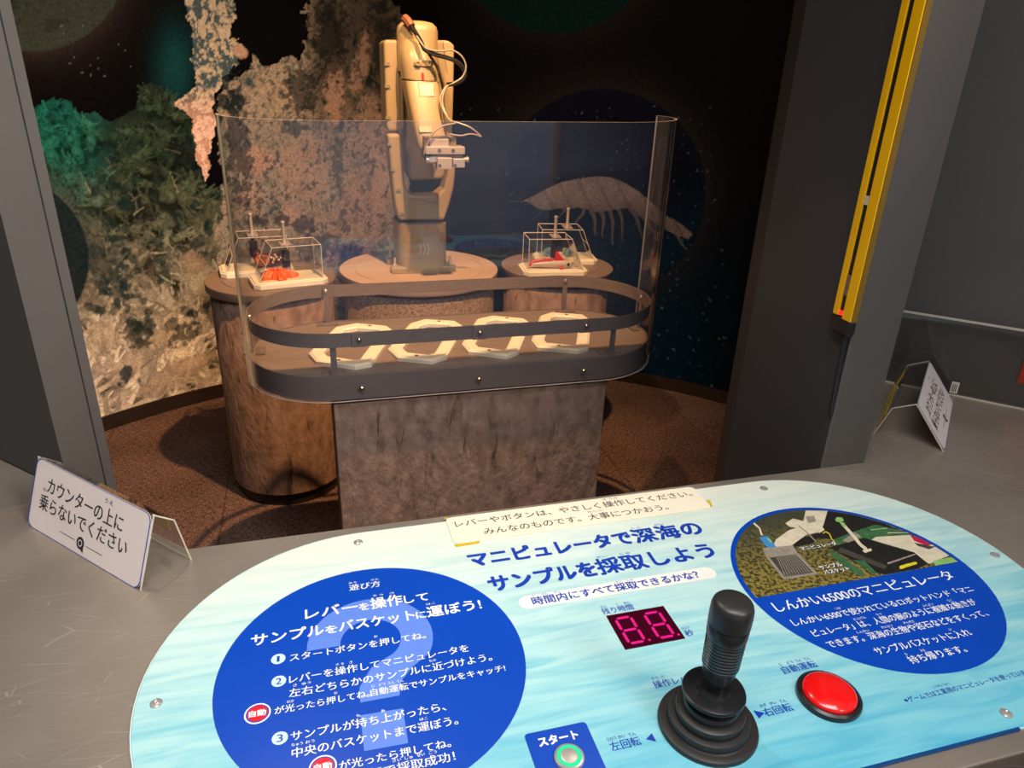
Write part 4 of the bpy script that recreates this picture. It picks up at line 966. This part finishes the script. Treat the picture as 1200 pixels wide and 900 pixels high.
for x, y, rot in ((.037, 1.600, 0), (.731, 1.600, 0), (.037, 1.958, PI), (.737, 1.958, PI), (-.138, 1.778, -PI / 2), (.882, 1.778, PI / 2)):
    M = Matrix.Translation((x, y, 0)) @ Matrix.Rotation(rot, 4, 'Z')
    bm = B(); box(bm, (-.028, -.006, .735), (.028, .016, .739)); box(bm, (-.007, -.016, .737), (.007, -.0125, .838)); bmesh.ops.transform(bm, matrix=M, verts=bm.verts)
    pst = obj('rail_post', bm, RAILMETAL, tb)
    bm = B(); lathe(bm, [(.0055, 0), (.005, .002), (.0015, .004), (0, .0042)], (0, -.0125, .828), 16, (0, 1, 0)); bmesh.ops.transform(bm, matrix=M, verts=bm.verts); obj('post_screw', bm, CHROME, pst, smooth=True)
for x in RB:
    bm = B(); box(bm, (x - .017, TY - TR - .0022, .807), (x + .017, TY - TR + .004, .842)); bmesh.ops.translate(bm, vec=(0, .0025, 0), verts=bm.verts); br = obj('rail_bracket', bm, RAILMETAL, tb, bevel=.001)
for x, z in [(x, .825) for x in RB] + [(.096, .707), (.377, .707), (.650, .707)]:
    bm = B(); lathe(bm, [(.0068, 0), (.0066, .002), (.0045, .0048), (0, .0062)], (x, TY - TR - (.0005 if z > .8 else .0075), z), 20, (0, -1, 0)); obj('rail_bolt' if z > .8 else 'skirt_bolt', bm, mat('warm_bolt', (.75, .6, .42, 1), .25, 1), tb, smooth=True)

# bent clear guard in front of the table
gd = thing('acrylic_guard', 'tall bent clear acrylic guard wrapped around the front of the display table', 'guard', (.372, 1.565, .68))
def guard_path(off):
    r = TR + .006 + off; pts = []
    for i in range(13):
        a = PI + .08 - (PI / 2 + .08) * (1 - i / 12) * 0 + (PI / 2 - .08) * i / 12; pts.append((TX0 + TR + r * math.cos(a), TY + r * math.sin(a)))
    for i in range(13):
        a = 1.5 * PI + (PI / 2 + .22) * i / 12; pts.append((TX1 - TR + r * math.cos(a), TY + r * math.sin(a)))
    return pts
def zt(x): return 1.299 + .006 * (x - .3) / .6
o_, i_ = guard_path(.005), guard_path(0)
bm = B(); n = len(o_)
V_ = [[bm.verts.new((p[0], p[1], z if z else zt(p[0]))) for p in L_] for L_, z in ((o_, .677), (o_, 0), (i_, 0), (i_, .677))]
for i in range(n - 1):
    for a, b in ((0, 1), (2, 3)): bm.faces.new((V_[a][i], V_[a][i + 1], V_[b][i + 1], V_[b][i]))
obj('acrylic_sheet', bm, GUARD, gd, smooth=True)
bm = B()
V_ = [[bm.verts.new((p[0], p[1], z if z else zt(p[0]))) for p in L_] for L_, z in ((o_, .677), (o_, 0), (i_, 0), (i_, .677))]
for i in range(n - 1):
    for a, b in ((1, 2), (3, 0)): bm.faces.new((V_[a][i], V_[a][i + 1], V_[b][i + 1], V_[b][i]))
for i in (0, n - 1): bm.faces.new([V_[k][i] for k in range(4)])
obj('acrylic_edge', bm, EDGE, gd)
for x in (TX0 - .011, ):
    for z in (.735, .79):
        bm = B(); lathe(bm, [(.005, 0), (.004, .003), (0, .004)], (x, TY - .01, z), 14, (-1, 0, 0)); obj('guard_screw', bm, CHROME, gd, smooth=True)

# four ivory frames on the table
RP = [[(245, 120), (360, 130), (385, 148), (300, 268), (240, 278), (95, 258), (68, 228), (165, 135)],
      [(497, 105), (612, 112), (643, 130), (580, 240), (523, 258), (398, 245), (362, 212), (440, 122)],
      [(747, 92), (868, 103), (890, 118), (845, 224), (802, 240), (660, 222), (635, 194), (690, 105)],
      [(965, 80), (1085, 88), (1115, 108), (1105, 210), (1065, 220), (915, 207), (893, 180), (925, 92)]]
names = ('leftmost ivory octagonal tray frame lying on the display table', 'second ivory octagonal tray frame from the left on the display table', 'third ivory octagonal tray frame from the left on the display table', 'rightmost ivory octagonal tray frame lying on the display table')
for pts, lab in zip(RP, names):
    w = [az(340 + x / 3.158, 340 + y / 3.158, .747) for x, y in pts]; w = [(p.x, p.y) for p in w][::-1]
    c = (sum(p[0] for p in w) / 8, sum(p[1] for p in w) / 8)
    t = thing('sample_tray', lab, 'frame', (c[0], c[1], .735), 'octagonal tray frames on the display table')
    inn = inset(w, .034); mid_ = inset(w, .006)
    bm = B(); n = len(w)
    sh_ = [[bm.verts.new((p[0], p[1], z)) for p in L_] for L_, z in ((w, .735), (w, .743), (mid_, .7475), (inset(w, .029), .7475), (inn, .744), (inn, .735))]
    for a, b in zip(sh_, sh_[1:] + sh_[:1]):
        for i in range(n):
            j = (i + 1) % n; bm.faces.new((a[i], a[j], b[j], b[i]))
    obj('frame_body', bm, CREAM, t)
    hol = inset(w, .017)
    for i in (0, 2, 4, 6):
        a, b = hol[i], hol[(i + 1) % 8]; k = .5
        bm = B(); prism(bm, disc_pts(a[0] * k + b[0] * (1 - k), a[1] * k + b[1] * (1 - k), .005, 14), .7474, .7481); obj('fixing_hole', bm, mat('brown_hole', (.16, .09, .04, 1), .6), t)

# ================================================================== PEDESTALS
PTOP = .757
def pedestal(cx, cy, r, label, bodym, name):
    t = thing(name, label, 'pedestal', (cx, cy, 0), None)
    bm = B(); lathe(bm, [(r - .022, 0), (r - .022, .05)], (cx, cy, 0), 80); obj('toe_kick', bm, KICK, t, smooth=True)
    bm = B(); lathe(bm, [(r - .012, .047), (r - .012, PTOP - .05), (r - .016, PTOP - .045), (r - .016, PTOP - .03)], (cx, cy, 0), 96); obj('drum', bm, bodym, t, smooth=True)
    bm = B(); lathe(bm, [(r - .016, PTOP - .03), (r - .002, PTOP - .028), (r, PTOP - .024), (r, PTOP - .002), (r - .002, PTOP), (r - .05, PTOP), (r - .0505, PTOP - .002), (r - .053, PTOP - .002), (r - .0535, PTOP), (0, PTOP)], (cx, cy, 0), 96)
    obj('top_disc', bm, DISCTOP if r > .25 else mat('brown_pedestal_top', (.20, .145, .12, 1), .5), t, smooth=True)
    return t
DRUM = mat('gritty_drum', (.26, .18, .13, 1), .8, bump=1, bscale=150, var=.55, vscale=130)
pedestal(-.123, 2.40, .203, 'round bark-textured pedestal with a dark base carrying the left pair of sample boxes', CLAD, 'round_pedestal')
pedestal(.868, 2.42, .203, 'round bark-textured pedestal carrying the right pair of sample boxes', CLAD, 'round_pedestal')
pedestal(.372, 2.462, .275, 'wide round pedestal with a gritty drum carrying the robot arm', DRUM, 'round_pedestal')

# ================================================================== SAMPLE BOXES
BOXCLEAR = clear('sample_box_acrylic', (.94, .93, .92), 1.6)
def sample_box(loc, rot, label):
    t = thing('sample_box', label, 'sample box', (0, 0, 0), 'clear sample boxes on the pedestals')
    c = .018; bm = B()
    pts = [(-.125 + c, -.066), (.105 - c, -.066), (.105, -.066 + c), (.105, .066 - c), (.105 - c, .066), (-.125 + c, .066), (-.125, .066 - c), (-.125, -.066 + c)]
    prism(bm, pts, 0, .016); prism(bm, inset(pts, .006), .016, .020); obj('tray', bm, CREAM, t, bevel=.002)
    lo = [(-.105, -.054), (.088, -.054), (.088, .054), (-.105, .054)]; hi = [(-.060, -.054), (.088, -.054), (.088, .054), (-.060, .054)]
    bm = B(); Z0, Z1_ = .020, .126
    L3 = [Vector((*p, Z0)) for p in lo]; H3 = [Vector((*p, Z1_)) for p in hi]
    vl = [bm.verts.new(p) for p in L3]; vh = [bm.verts.new(p) for p in H3]
    bm.faces.new(vh)
    for i in range(4):
        j = (i + 1) % 4; bm.faces.new((vl[i], vl[j], vh[j], vh[i]))
    obj('clear_cover', bm, BOXCLEAR, t)
    bm = B()
    for i in range(4):
        j = (i + 1) % 4; tube(bm, [L3[i], H3[i]], .0012, 6); tube(bm, [H3[i], H3[j]], .0014, 6)
    a, b_ = (L3[0] + H3[0]) / 2, (L3[3] + H3[3]) / 2; tube(bm, [a, b_], .0016, 6)
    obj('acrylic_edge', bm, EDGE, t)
    px_ = -.012
    bm = B(); box(bm, (px_ - .016, -.030, .126), (px_ + .016, .030, .1275)); obj('lid_plate', bm, ALU, t)
    bm = B(); lathe(bm, [(.0055, .1275), (.0055, .188), (.0070, .188), (.0072, .1915), (.0060, .1945), (0, .1955)], (px_, 0, 0), 20); obj('lifting_pin', bm, ALU, t, smooth=True)
    bm = B(); lathe(bm, [(.006, .126), (.006, .106), (.0128, .104), (.0134, .052)], (px_, 0, 0), 24); pl = obj('plunger', bm, BLACK, t, smooth=True)
    bm = B(); lathe(bm, [(.0134, .052), (.0134, .044), (.0115, .036), (.0070, .031), (0, .029)], (px_, 0, 0), 24); obj('plunger_tip', bm, CHROME, pl, smooth=True)
    t.location = loc; t.rotation_euler = (0, 0, rot)
    return t
def in_box(t, p): return t.matrix_basis @ Vector(p)
b1 = sample_box((-.058, 2.335, PTOP), R_(12), 'clear sample box holding the orange starfish, in front on the left pedestal')
b2 = sample_box((-.160, 2.478, PTOP), R_(8), 'clear sample box holding the purple sea slug, behind on the left pedestal')
b3 = sample_box((.812, 2.335, PTOP), R_(174), 'clear sample box holding the red finned fish, in front on the right pedestal')
b4 = sample_box((.908, 2.480, PTOP), R_(171), 'clear sample box holding the blue shells, behind on the right pedestal')
random.seed(4)
# orange starfish
c = in_box(b1, (-.044, -.006, .021)); st_ = thing('starfish_model', 'bright orange starfish model lying in the front left sample box', 'animal model', c)
bm = B(); n = 90; cen = bm.verts.new(c + Vector((0, 0, .024)))
rings = []
for f, hz in ((.2, .022), (.45, .023), (.7, .015), (.9, .012), (1, .006), (.97, 0)):
    ring = []
    for i in range(n):
        a = 2 * PI * i / n; rr = .060 * (.80 + .20 * math.cos(5 * a)) * f * (1 + .08 * math.sin(13 * a + 1) + .05 * math.sin(29 * a))
        ring.append(bm.verts.new(c + Vector((rr * math.cos(a), rr * .80 * math.sin(a), hz + (.004 * math.sin(9 * a) + .003 * math.sin(17 * a + 2)) * (hz > 0)))))
    rings.append(ring)
for i in range(n): bm.faces.new((cen, rings[0][i], rings[0][(i + 1) % n]))
for A, Bq in zip(rings, rings[1:]):
    for i in range(n): bm.faces.new((A[i], Bq[i], Bq[(i + 1) % n], A[(i + 1) % n]))
bm.faces.new(rings[-1]); obj('starfish_body', bm, mat('orange_rubber', (.95, .16, .012, 1), .4, bump=.5, bscale=120), st_, smooth=True)
# purple sea slug with white spots
c = in_box(b2, (.030, -.012, .021)); sl = thing('sea_slug_model', 'dark purple sea slug model with white spots in the rear left sample box', 'animal model', c)
bm = B(); sphere(bm, c + Vector((.004, 0, .022)), .023, 2.1, 1.25, .95); sphere(bm, c + Vector((-.034, 0, .036)), .016, 1.1, 1.1, 1.2); sphere(bm, c + Vector((.040, 0, .030)), .015, 1.0, 1.0, 1.0); obj('slug_body', bm, mat('purple_rubber', (.07, .022, .045, 1), .35, bump=.3, bscale=90), sl, smooth=True)
bm = B()
for k in range(16):
    a = 2 * PI * k / 16; sphere(bm, c + Vector((-.018 + .016 * math.cos(a), -.030 + .002 * math.sin(3 * a), .026 + .013 * math.sin(a))), .0075, 1, .7, 1, 12, 8)
sphere(bm, c + Vector((-.018, -.029, .026)), .015, 1, .45, .9)
obj('slug_frill', bm, mat('orange_frill', (.62, .16, .05, 1), .45), sl, smooth=True)
bm = B()
for x_, z_ in ((.010, .034), (.018, .026), (.027, .034), (.022, .040), (.033, .025), (.014, .018), (.040, .030)):
    sphere(bm, c + Vector((x_, -.0300 * math.sqrt(max(.1, 1 - ((x_ - .004) / .05) ** 2 - ((z_ - .022) / .026) ** 2)), z_)), .0042, u=10, v=6)
obj('slug_spots', bm, mat('white_spots', (.85, .8, .72, 1), .4), sl, smooth=True)
# fish with red fin
c = in_box(b3, (.0, .028, .020)); e1 = Vector((math.cos(R_(174)), math.sin(R_(174)), 0)); e2 = Vector((-e1.y, e1.x, 0))
fs = thing('fish_model', 'pale fish model with a red back and red fin in the front right sample box', 'animal model', c)
M3 = Matrix((e1, e2, Vector((0, 0, 1)))).transposed()
bm = B(); tube(bm, [c + e1 * x + Vector((0, 0, .014)) for x in (.075, .06, .03, 0, -.03, -.055, -.068, -.072)], [.003, .007, .011, .013, .014, .014, .011, .004], 16); obj('fish_body', bm, mat('pale_fish_rubber', (.62, .52, .46, 1), .35), fs, smooth=True)
bm = B(); tube(bm, smooth_path([c + e1 * .078 + Vector((0, 0, .008)), c + e1 * .070 + Vector((0, 0, .022)), c + e1 * .03 + Vector((0, 0, .029)), c + e1 * (-.0) + Vector((0, 0, .029))]), .0046, 10); obj('red_back', bm, mat('red_rubber', (.8, .02, .03, 1), .35), fs, smooth=True)
bm = B(); extrude(bm, [c + e1 * (-.010) + Vector((0, 0, .026)), c + e1 * (-.044) + Vector((0, 0, .026)), c + e1 * (-.010) + Vector((0, 0, .066))], e2 * .004); obj('fin', bm, MATS['red_rubber'], fs)
bm = B(); sphere(bm, c + e1 * (-.030) + Vector((0, 0, .004)) + e2 * .018, .006, 1.3, .8, .9); obj('small_fin', bm, MATS['red_rubber'], fs, smooth=True)
bm = B(); lathe(bm, [(.0052, 0), (.005, .0018), (0, .003)], c + e1 * (-.055) + Vector((0, 0, .016)) + e2 * .0132, 16, e2); obj('eye', bm, BLACK, fs, smooth=True)
# blue shells
for (lx, ly, k, lab) in ((.055, .018, 1.0, 'blue ribbed shell model left of the plunger in the rear right sample box'), (-.030, .018, 1.15, 'blue ribbed shell model right of the plunger in the rear right sample box')):
    c = in_box(b4, (lx, ly, .020)); s_ = thing('shell_model', lab, 'animal model', c, 'blue shells in the rear right sample box')
    bm = B(); N_ = 30; hub = c + Vector((0, .004, .004))
    for sgn in (-1, 1):
        rows = []
        for q in range(7):
            f = q / 6; row = []
            for i in range(N_ + 1):
                a = -.15 + (PI + .3) * i / N_; r_ = .022 * k * f * (1 + .03 * math.cos(i * PI))
                row.append(bm.verts.new(hub + Vector((r_ * math.cos(a), sgn * .0085 * k * math.sin(PI * min(1, f * .95)) ** .8 * (1 + .12 * math.cos(i * PI)), r_ * math.sin(a) * 1.15 + .004))))
            rows.append(row)
        for A, Bq in zip(rows, rows[1:]):
            for i in range(N_): bm.faces.new((A[i], A[i + 1], Bq[i + 1], Bq[i]))
    obj('shell_valves', bm, mat('blue_shell', (.16, .33, .46, 1), .4), s_, smooth=True)
    bm = B(); sphere(bm, hub + Vector((0, 0, .002)), .0065, 1.6, 1, .8, 14, 8); obj('shell_hinge', bm, MATS['blue_shell'], s_, smooth=True)

# ================================================================== ROBOT ARM
rt = thing('robot_arm', 'ivory six-axis robot arm with a gripper standing on the middle pedestal', 'robot arm', (.375, 2.45, PTOP))
YF = 2.375
def front(pts, y): return [ay(px, py, y) for px, py in pts]
# base column with rounded corners
def rrect(x0, x1, y0, y1, r, n=8):
    pts = []
    for cx, cy, a0 in ((x1 - r, y1 - r, 0), (x0 + r, y1 - r, PI / 2), (x0 + r, y0 + r, PI), (x1 - r, y0 + r, 1.5 * PI)):
        pts += [(cx + r * math.cos(a0 + PI / 2 * i / n), cy + r * math.sin(a0 + PI / 2 * i / n)) for i in range(n + 1)]
    return pts
BX0, BX1 = .292, .459
bm = B(); o_ = rrect(BX0, BX1, YF, 2.56, .05); prism(bm, o_, PTOP, .922); bs = obj('robot_base', bm, ROBOT, rt, smooth=True)
bm = B(); prism(bm, rrect(BX0 + .003, BX1 - .003, YF + .003, 2.557, .048), .922, .926); obj('base_seam', bm, ROBOTSEAM, rt)
for fx, fy in ((BX0 - .004, 2.405), (BX1 + .004, 2.405), (BX0 - .004, 2.53), (BX1 + .004, 2.53)):
    bm = B(); s_ = -1 if fx < .375 else 1
    prism(bm, [(fx - s_ * .03, fy - .024), (fx + s_ * .022, fy - .024), (fx + s_ * .022, fy + .024), (fx - s_ * .03, fy + .024)], PTOP, PTOP + .022); ft = obj('foot', bm, ROBOT, rt, bevel=.003)
    bm = B(); lathe(bm, [(.0075, .022), (.0075, .030), (.004, .031), (.004, .050), (0, .050)], (fx + s_ * .008, fy, PTOP), 12); obj('foot_bolt', bm, ALU, ft, smooth=True)
# embossed maker's arcs on the base front
bm = B()
for k in range(3):
    pts = [(.352 + .014 * k + .012 * math.cos(a), YF + .0005, .842 + .020 * math.sin(a)) for a in np.linspace(-1.1, 1.1, 9)]
    tube(bm, pts, .0018, 6)
obj('embossed_mark', bm, mat('pale_enamel', (.60, .56, .40, 1), .3), rt)
# yoke
yk = [(467.8, 258.5), (463, 242), (458.5, 205), (456, 180), (453, 157), (471, 157), (473, 180), (474, 205), (476, 223), (482, 229.5), (512, 229), (520, 221), (524, 205), (525, 160), (536, 160), (534.5, 197), (532, 221), (526.4, 242), (520.8, 258.5)]
bm = B(); extrude(bm, front(yk, YF + .01), (0, .085, 0)); ykk = obj('yoke', bm, ROBOT, rt, bevel=.010, segs=3)
bm = B(); extrude(bm, front([(480, 231), (513, 230), (512, 236), (500, 237), (494, 233), (480, 233)], YF + .002), (0, .02, 0)); obj('yoke_shelf', bm, ROBOT, ykk, bevel=.002)
for px, py in ((459, 199), (466, 223), (470, 250), (455, 169)):
    p = ay(px, py, YF + .009); bm = B(); box(bm, (p.x - .003, p.y - .003, p.z - .004), (p.x + .010, p.y + .002, p.z + .004)); obj('cover_clip', bm, ROBOTSEAM, ykk)
# upper arm: two side shells and the hub between them
bm = B(); extrude(bm, front([(449.6, 49), (453, 46.5), (468, 46.5), (473, 52), (474, 150), (472, 154), (455, 154), (453, 148)], YF + .035), (0, .14, 0)); ls = obj('upper_arm_shell', bm, ROBOT, rt, bevel=.008, segs=3)
bm = B()
p = ay(466.2, 48, YF + .034); q = ay(469.5, 153, YF + .034); tube(bm, [p, q], .0012, 6); obj('shell_seam', bm, ROBOTSEAM, ls)
for py in (75, 101, 138):
    p = ay(452 + py * .02, py, YF + .034); bm = B(); box(bm, (p.x - .008, p.y - .003, p.z - .005), (p.x + .008, p.y + .002, p.z + .005)); obj('cover_clip', bm, ROBOTSEAM, ls)
bm = B(); extrude(bm, front([(505, 46.5), (526, 47.5), (532.5, 53), (532, 100), (530.5, 152), (527, 192), (522, 192), (520, 100)], YF + .035), (0, .12, 0)); rs = obj('upper_arm_shell', bm, ROBOT, rt, bevel=.008, segs=3)
p = ay(519, 48, YF + .034); q = ay(524, 85, YF + .034); bm = B(); tube(bm, [p, q], .0012, 6); obj('shell_seam', bm, ROBOTSEAM, rs)
bm = B(); extrude(bm, front([(470, 50), (510, 50), (522, 110), (525, 196), (519, 210), (482, 212), (476, 204), (473, 120)], YF + .055), (0, .08, 0)); obj('upper_arm_hub', bm, mat('robot_hub_enamel', (.33, .255, .14, 1), .4), rt, bevel=.010, segs=3)
# elbow head
c = ay(489, 42, YF + .03); bm = B(); prof = [(.062, -.10), (.062, .012), (.058, .026), (.046, .036), (.025, .040), (0, .041)]
lathe(bm, prof, c, 40); obj('elbow_cap', bm, ROBOT, rt, smooth=True)
def ring_at(px0, px1, py, y, dep, n=20, e=2.6):
    a, b = ay(px0, py, y), ay(px1, py, y); cx = (a + b) / 2; w = (b.x - a.x) / 2
    pts = []
    for i in range(n):
        t = 2 * PI * i / n; s_, c_ = math.sin(t), math.cos(t)
        pts.append(cx + Vector((w * math.copysign(abs(c_) ** (2 / e), c_), dep + dep * math.copysign(abs(s_) ** (2 / e), s_), 0)))
    return pts
def loft(bm, rings):
    V_ = [[bm.verts.new(p) for p in r] for r in rings]; n = len(V_[0])
    for A, Bq in zip(V_, V_[1:]):
        for i in range(n): bm.faces.new((A[i], A[(i + 1) % n], Bq[(i + 1) % n], Bq[i]))
    bm.faces.new(V_[0][::-1]); bm.faces.new(V_[-1])
bm = B(); loft(bm, [ring_at(476, 502, 46, 2.345, .045), ring_at(472, 507, 52, 2.325, .058), ring_at(471, 511, 66, 2.305, .066), ring_at(472.5, 515, 80, 2.295, .068), ring_at(474, 516.5, 93, 2.290, .066)]); eb = obj('elbow_body', bm, ROBOT, rt, smooth=True)
bm = B(); loft(bm, [ring_at(475, 515.5, 92.5, 2.291, .064), ring_at(475.5, 516, 94.5, 2.289, .064)]); obj('elbow_seam', bm, ROBOTSEAM, eb, smooth=True)
for px in (489.5, 502.5):
    bm = B(); lathe(bm, [(.0085, 0), (.008, .004), (.004, .005), (.0035, .002), (0, .002)], ay(px, 74, 2.292), 14, (0, -1, 0)); obj('elbow_screw', bm, ROBOT, eb, smooth=True)
bm = B(); extrude(bm, [ay(px, py, 2.2925) for px, py in ((485, 72), (490, 70.5), (503, 70.5), (508, 72), (508, 77), (504, 78), (489, 78), (485, 77))], (0, .02, 0)); obj('elbow_pad', bm, ROBOT, eb, bevel=.002)
# forearm
bm = B(); loft(bm, [ring_at(474.5, 517, 95.5, 2.286, .062, 24, 4.5), ring_at(477.5, 518.5, 112, 2.268, .060, 24, 4.5), ring_at(482, 521, 135, 2.246, .056, 24, 4.5), ring_at(486.5, 524.5, 155, 2.226, .052, 24, 4.5), ring_at(489, 527, 168, 2.214, .048, 24, 4.5), ring_at(491, 527.5, 174, 2.214, .044, 24, 4.5)])
fa = obj('forearm', bm, ROBOT, rt, smooth=True)
bm = B(); extrude(bm, [ay(491, 97.5, 2.281), ay(507.5, 97.5, 2.281), ay(508.5, 112.5, 2.2665), ay(492.5, 112.5, 2.2665)], (0, .004, .001)); npl = obj('name_plate', bm, mat('pale_label_plate', (.52, .42, .33, 1), .4), fa)
bm = B(); extrude(bm, [ay(490.2, 96.7, 2.2825), ay(508.3, 96.7, 2.2825), ay(509.3, 113.3, 2.2665), ay(491.7, 113.3, 2.2665)], (0, .004, .001)); obj('plate_border', bm, ROBOTSEAM, fa)
bm = B(); extrude(bm, [ay(491, 148, 2.230), ay(506, 148, 2.230), ay(506.5, 155, 2.222), ay(491.5, 155, 2.222)], (0, .01, 0)); obj('forearm_step', bm, ROBOT, fa, bevel=.001)
# wrist and gripper
def pbox(name, x0, y0, x1, y1, y, dep, m_, parent, bev=.001):
    bm = B(); extrude(bm, front([(x0, y0), (x1, y0), (x1, y1), (x0, y1)], y), (0, dep, 0)); return obj(name, bm, m_, parent, bevel=bev)
GRIP = mat('pinkish_aluminium', (.50, .42, .36, 1), .35, .3); STEELDK = mat('dark_gripper_steel', (.16, .13, .11, 1), .4, .5)
wr = pbox('wrist', 497, 160, 526, 186, 2.195, .06, STEELDK, rt)
pbox('wrist_plate', 504, 163, 526, 172.5, 2.182, .014, GRIP, wr)
gr = pbox('gripper_body', 499, 172, 545, 181, 2.165, .055, GRIP, rt, .002)
for px in (515, 531): bm = B(); lathe(bm, [(.0055, 0), (.0055, .0015), (0, .0015)], ay(px, 176.5, 2.165), 14, (0, -1, 0)); obj('gripper_hole', bm, STEELDK, gr)
pbox('gripper_slide', 503, 184, 524, 190, 2.172, .04, ALU, gr); pbox('slide_back', 506, 181, 542, 186, 2.178, .04, STEELDK, gr)
bm = B(); lathe(bm, [(.011, 0), (.011, .030)], ay(499, 187, 2.185), 18, (1, 0, 0)); obj('cylinder', bm, CHROME, gr, smooth=True)
bm = B(); lathe(bm, [(.007, 0), (.007, .014), (.009, .014), (.009, .020), (0, .021)], ay(541, 187, 2.182), 14, (1, 0, 0)); obj('end_knob', bm, GRIP, gr, smooth=True)
j1 = pbox('gripper_jaw', 512.5, 185, 530, 198.5, 2.158, .045, GRIP, gr, .002); j2 = pbox('gripper_jaw', 531, 186, 545, 196.5, 2.160, .045, ALU, gr, .002)
for px, jj in ((515.5, j1), (531.5, j2)): bm = B(); lathe(bm, [(.005, 0), (.005, .0012), (0, .0012)], ay(px + (2 if px > 520 else 0), 194, 2.158 if px < 520 else 2.160), 12, (0, -1, 0)); obj('jaw_hole', bm, STEELDK, jj)
# cables and air hoses
def cable(name, pts, r, m_, k=6): bm = B(); tube(bm, smooth_path([ay(px, py, y) for px, py, y in pts], k), r, 8); return obj(name, bm, m_, rt, smooth=True)
HOSE = mat('pale_air_hose', (.30, .26, .21, 1), .3)
cable('cable_plug', [(474, 21, 2.36), (478, 25, 2.35), (482, 31, 2.34)], .013, mat('brown_plug', (.16, .06, .03, 1), .5))
cable('black_cable', [(480, 28, 2.34), (488, 40, 2.31), (494, 50, 2.285), (498, 58, 2.275), (510, 64, 2.275), (525, 68, 2.27), (538, 74, 2.27), (545, 84, 2.27), (543, 93, 2.27), (533, 98, 2.27), (524, 99, 2.265)], .0065, BLACK)
cable('black_cable', [(492, 50, 2.285), (500, 60, 2.28), (507, 70, 2.28), (512, 78, 2.28), (515, 86, 2.275)], .004, BLACK)
cable('air_hose', [(484, 34, 2.335), (492, 48, 2.28), (500, 57, 2.27), (516, 60, 2.265), (530, 59, 2.265), (541, 66, 2.265), (546, 78, 2.265), (542, 90, 2.265), (532, 97, 2.265), (524, 101, 2.26), (519, 112, 2.25), (519, 124, 2.23), (523, 134, 2.215), (528, 141, 2.20), (540, 145, 2.19), (552, 150, 2.18), (563, 159, 2.18)], .0025, HOSE)
cable('air_hose', [(522, 102, 2.26), (516, 114, 2.25), (518, 126, 2.23), (526, 140, 2.2), (534, 144, 2.18), (518, 148, 2.175), (508, 156, 2.17), (500, 170, 2.17), (497, 180, 2.17)], .0025, HOSE)
cable('air_hose', [(527, 157, 2.18), (540, 159, 2.175), (552, 157, 2.175), (564, 160, 2.178)], .0025, HOSE)
for px, py in ((495.4, 87.5), (495.6, 92)):
    p = ay(px, py, 2.2885); bm = B(); box(bm, (p.x - .003, p.y - .002, p.z - .005), (p.x + .003, p.y + .004, p.z + .005)); obj('red_mark', bm, mat('red_mark', (.7, .03, .02, 1), .4), eb)
p = ay(500.5, 262, YF); bm = B(); box(bm, (p.x - .003, p.y - .0015, p.z - .014), (p.x + .003, p.y + .003, p.z - .004)); obj('red_mark', bm, MATS['red_mark'], bs)
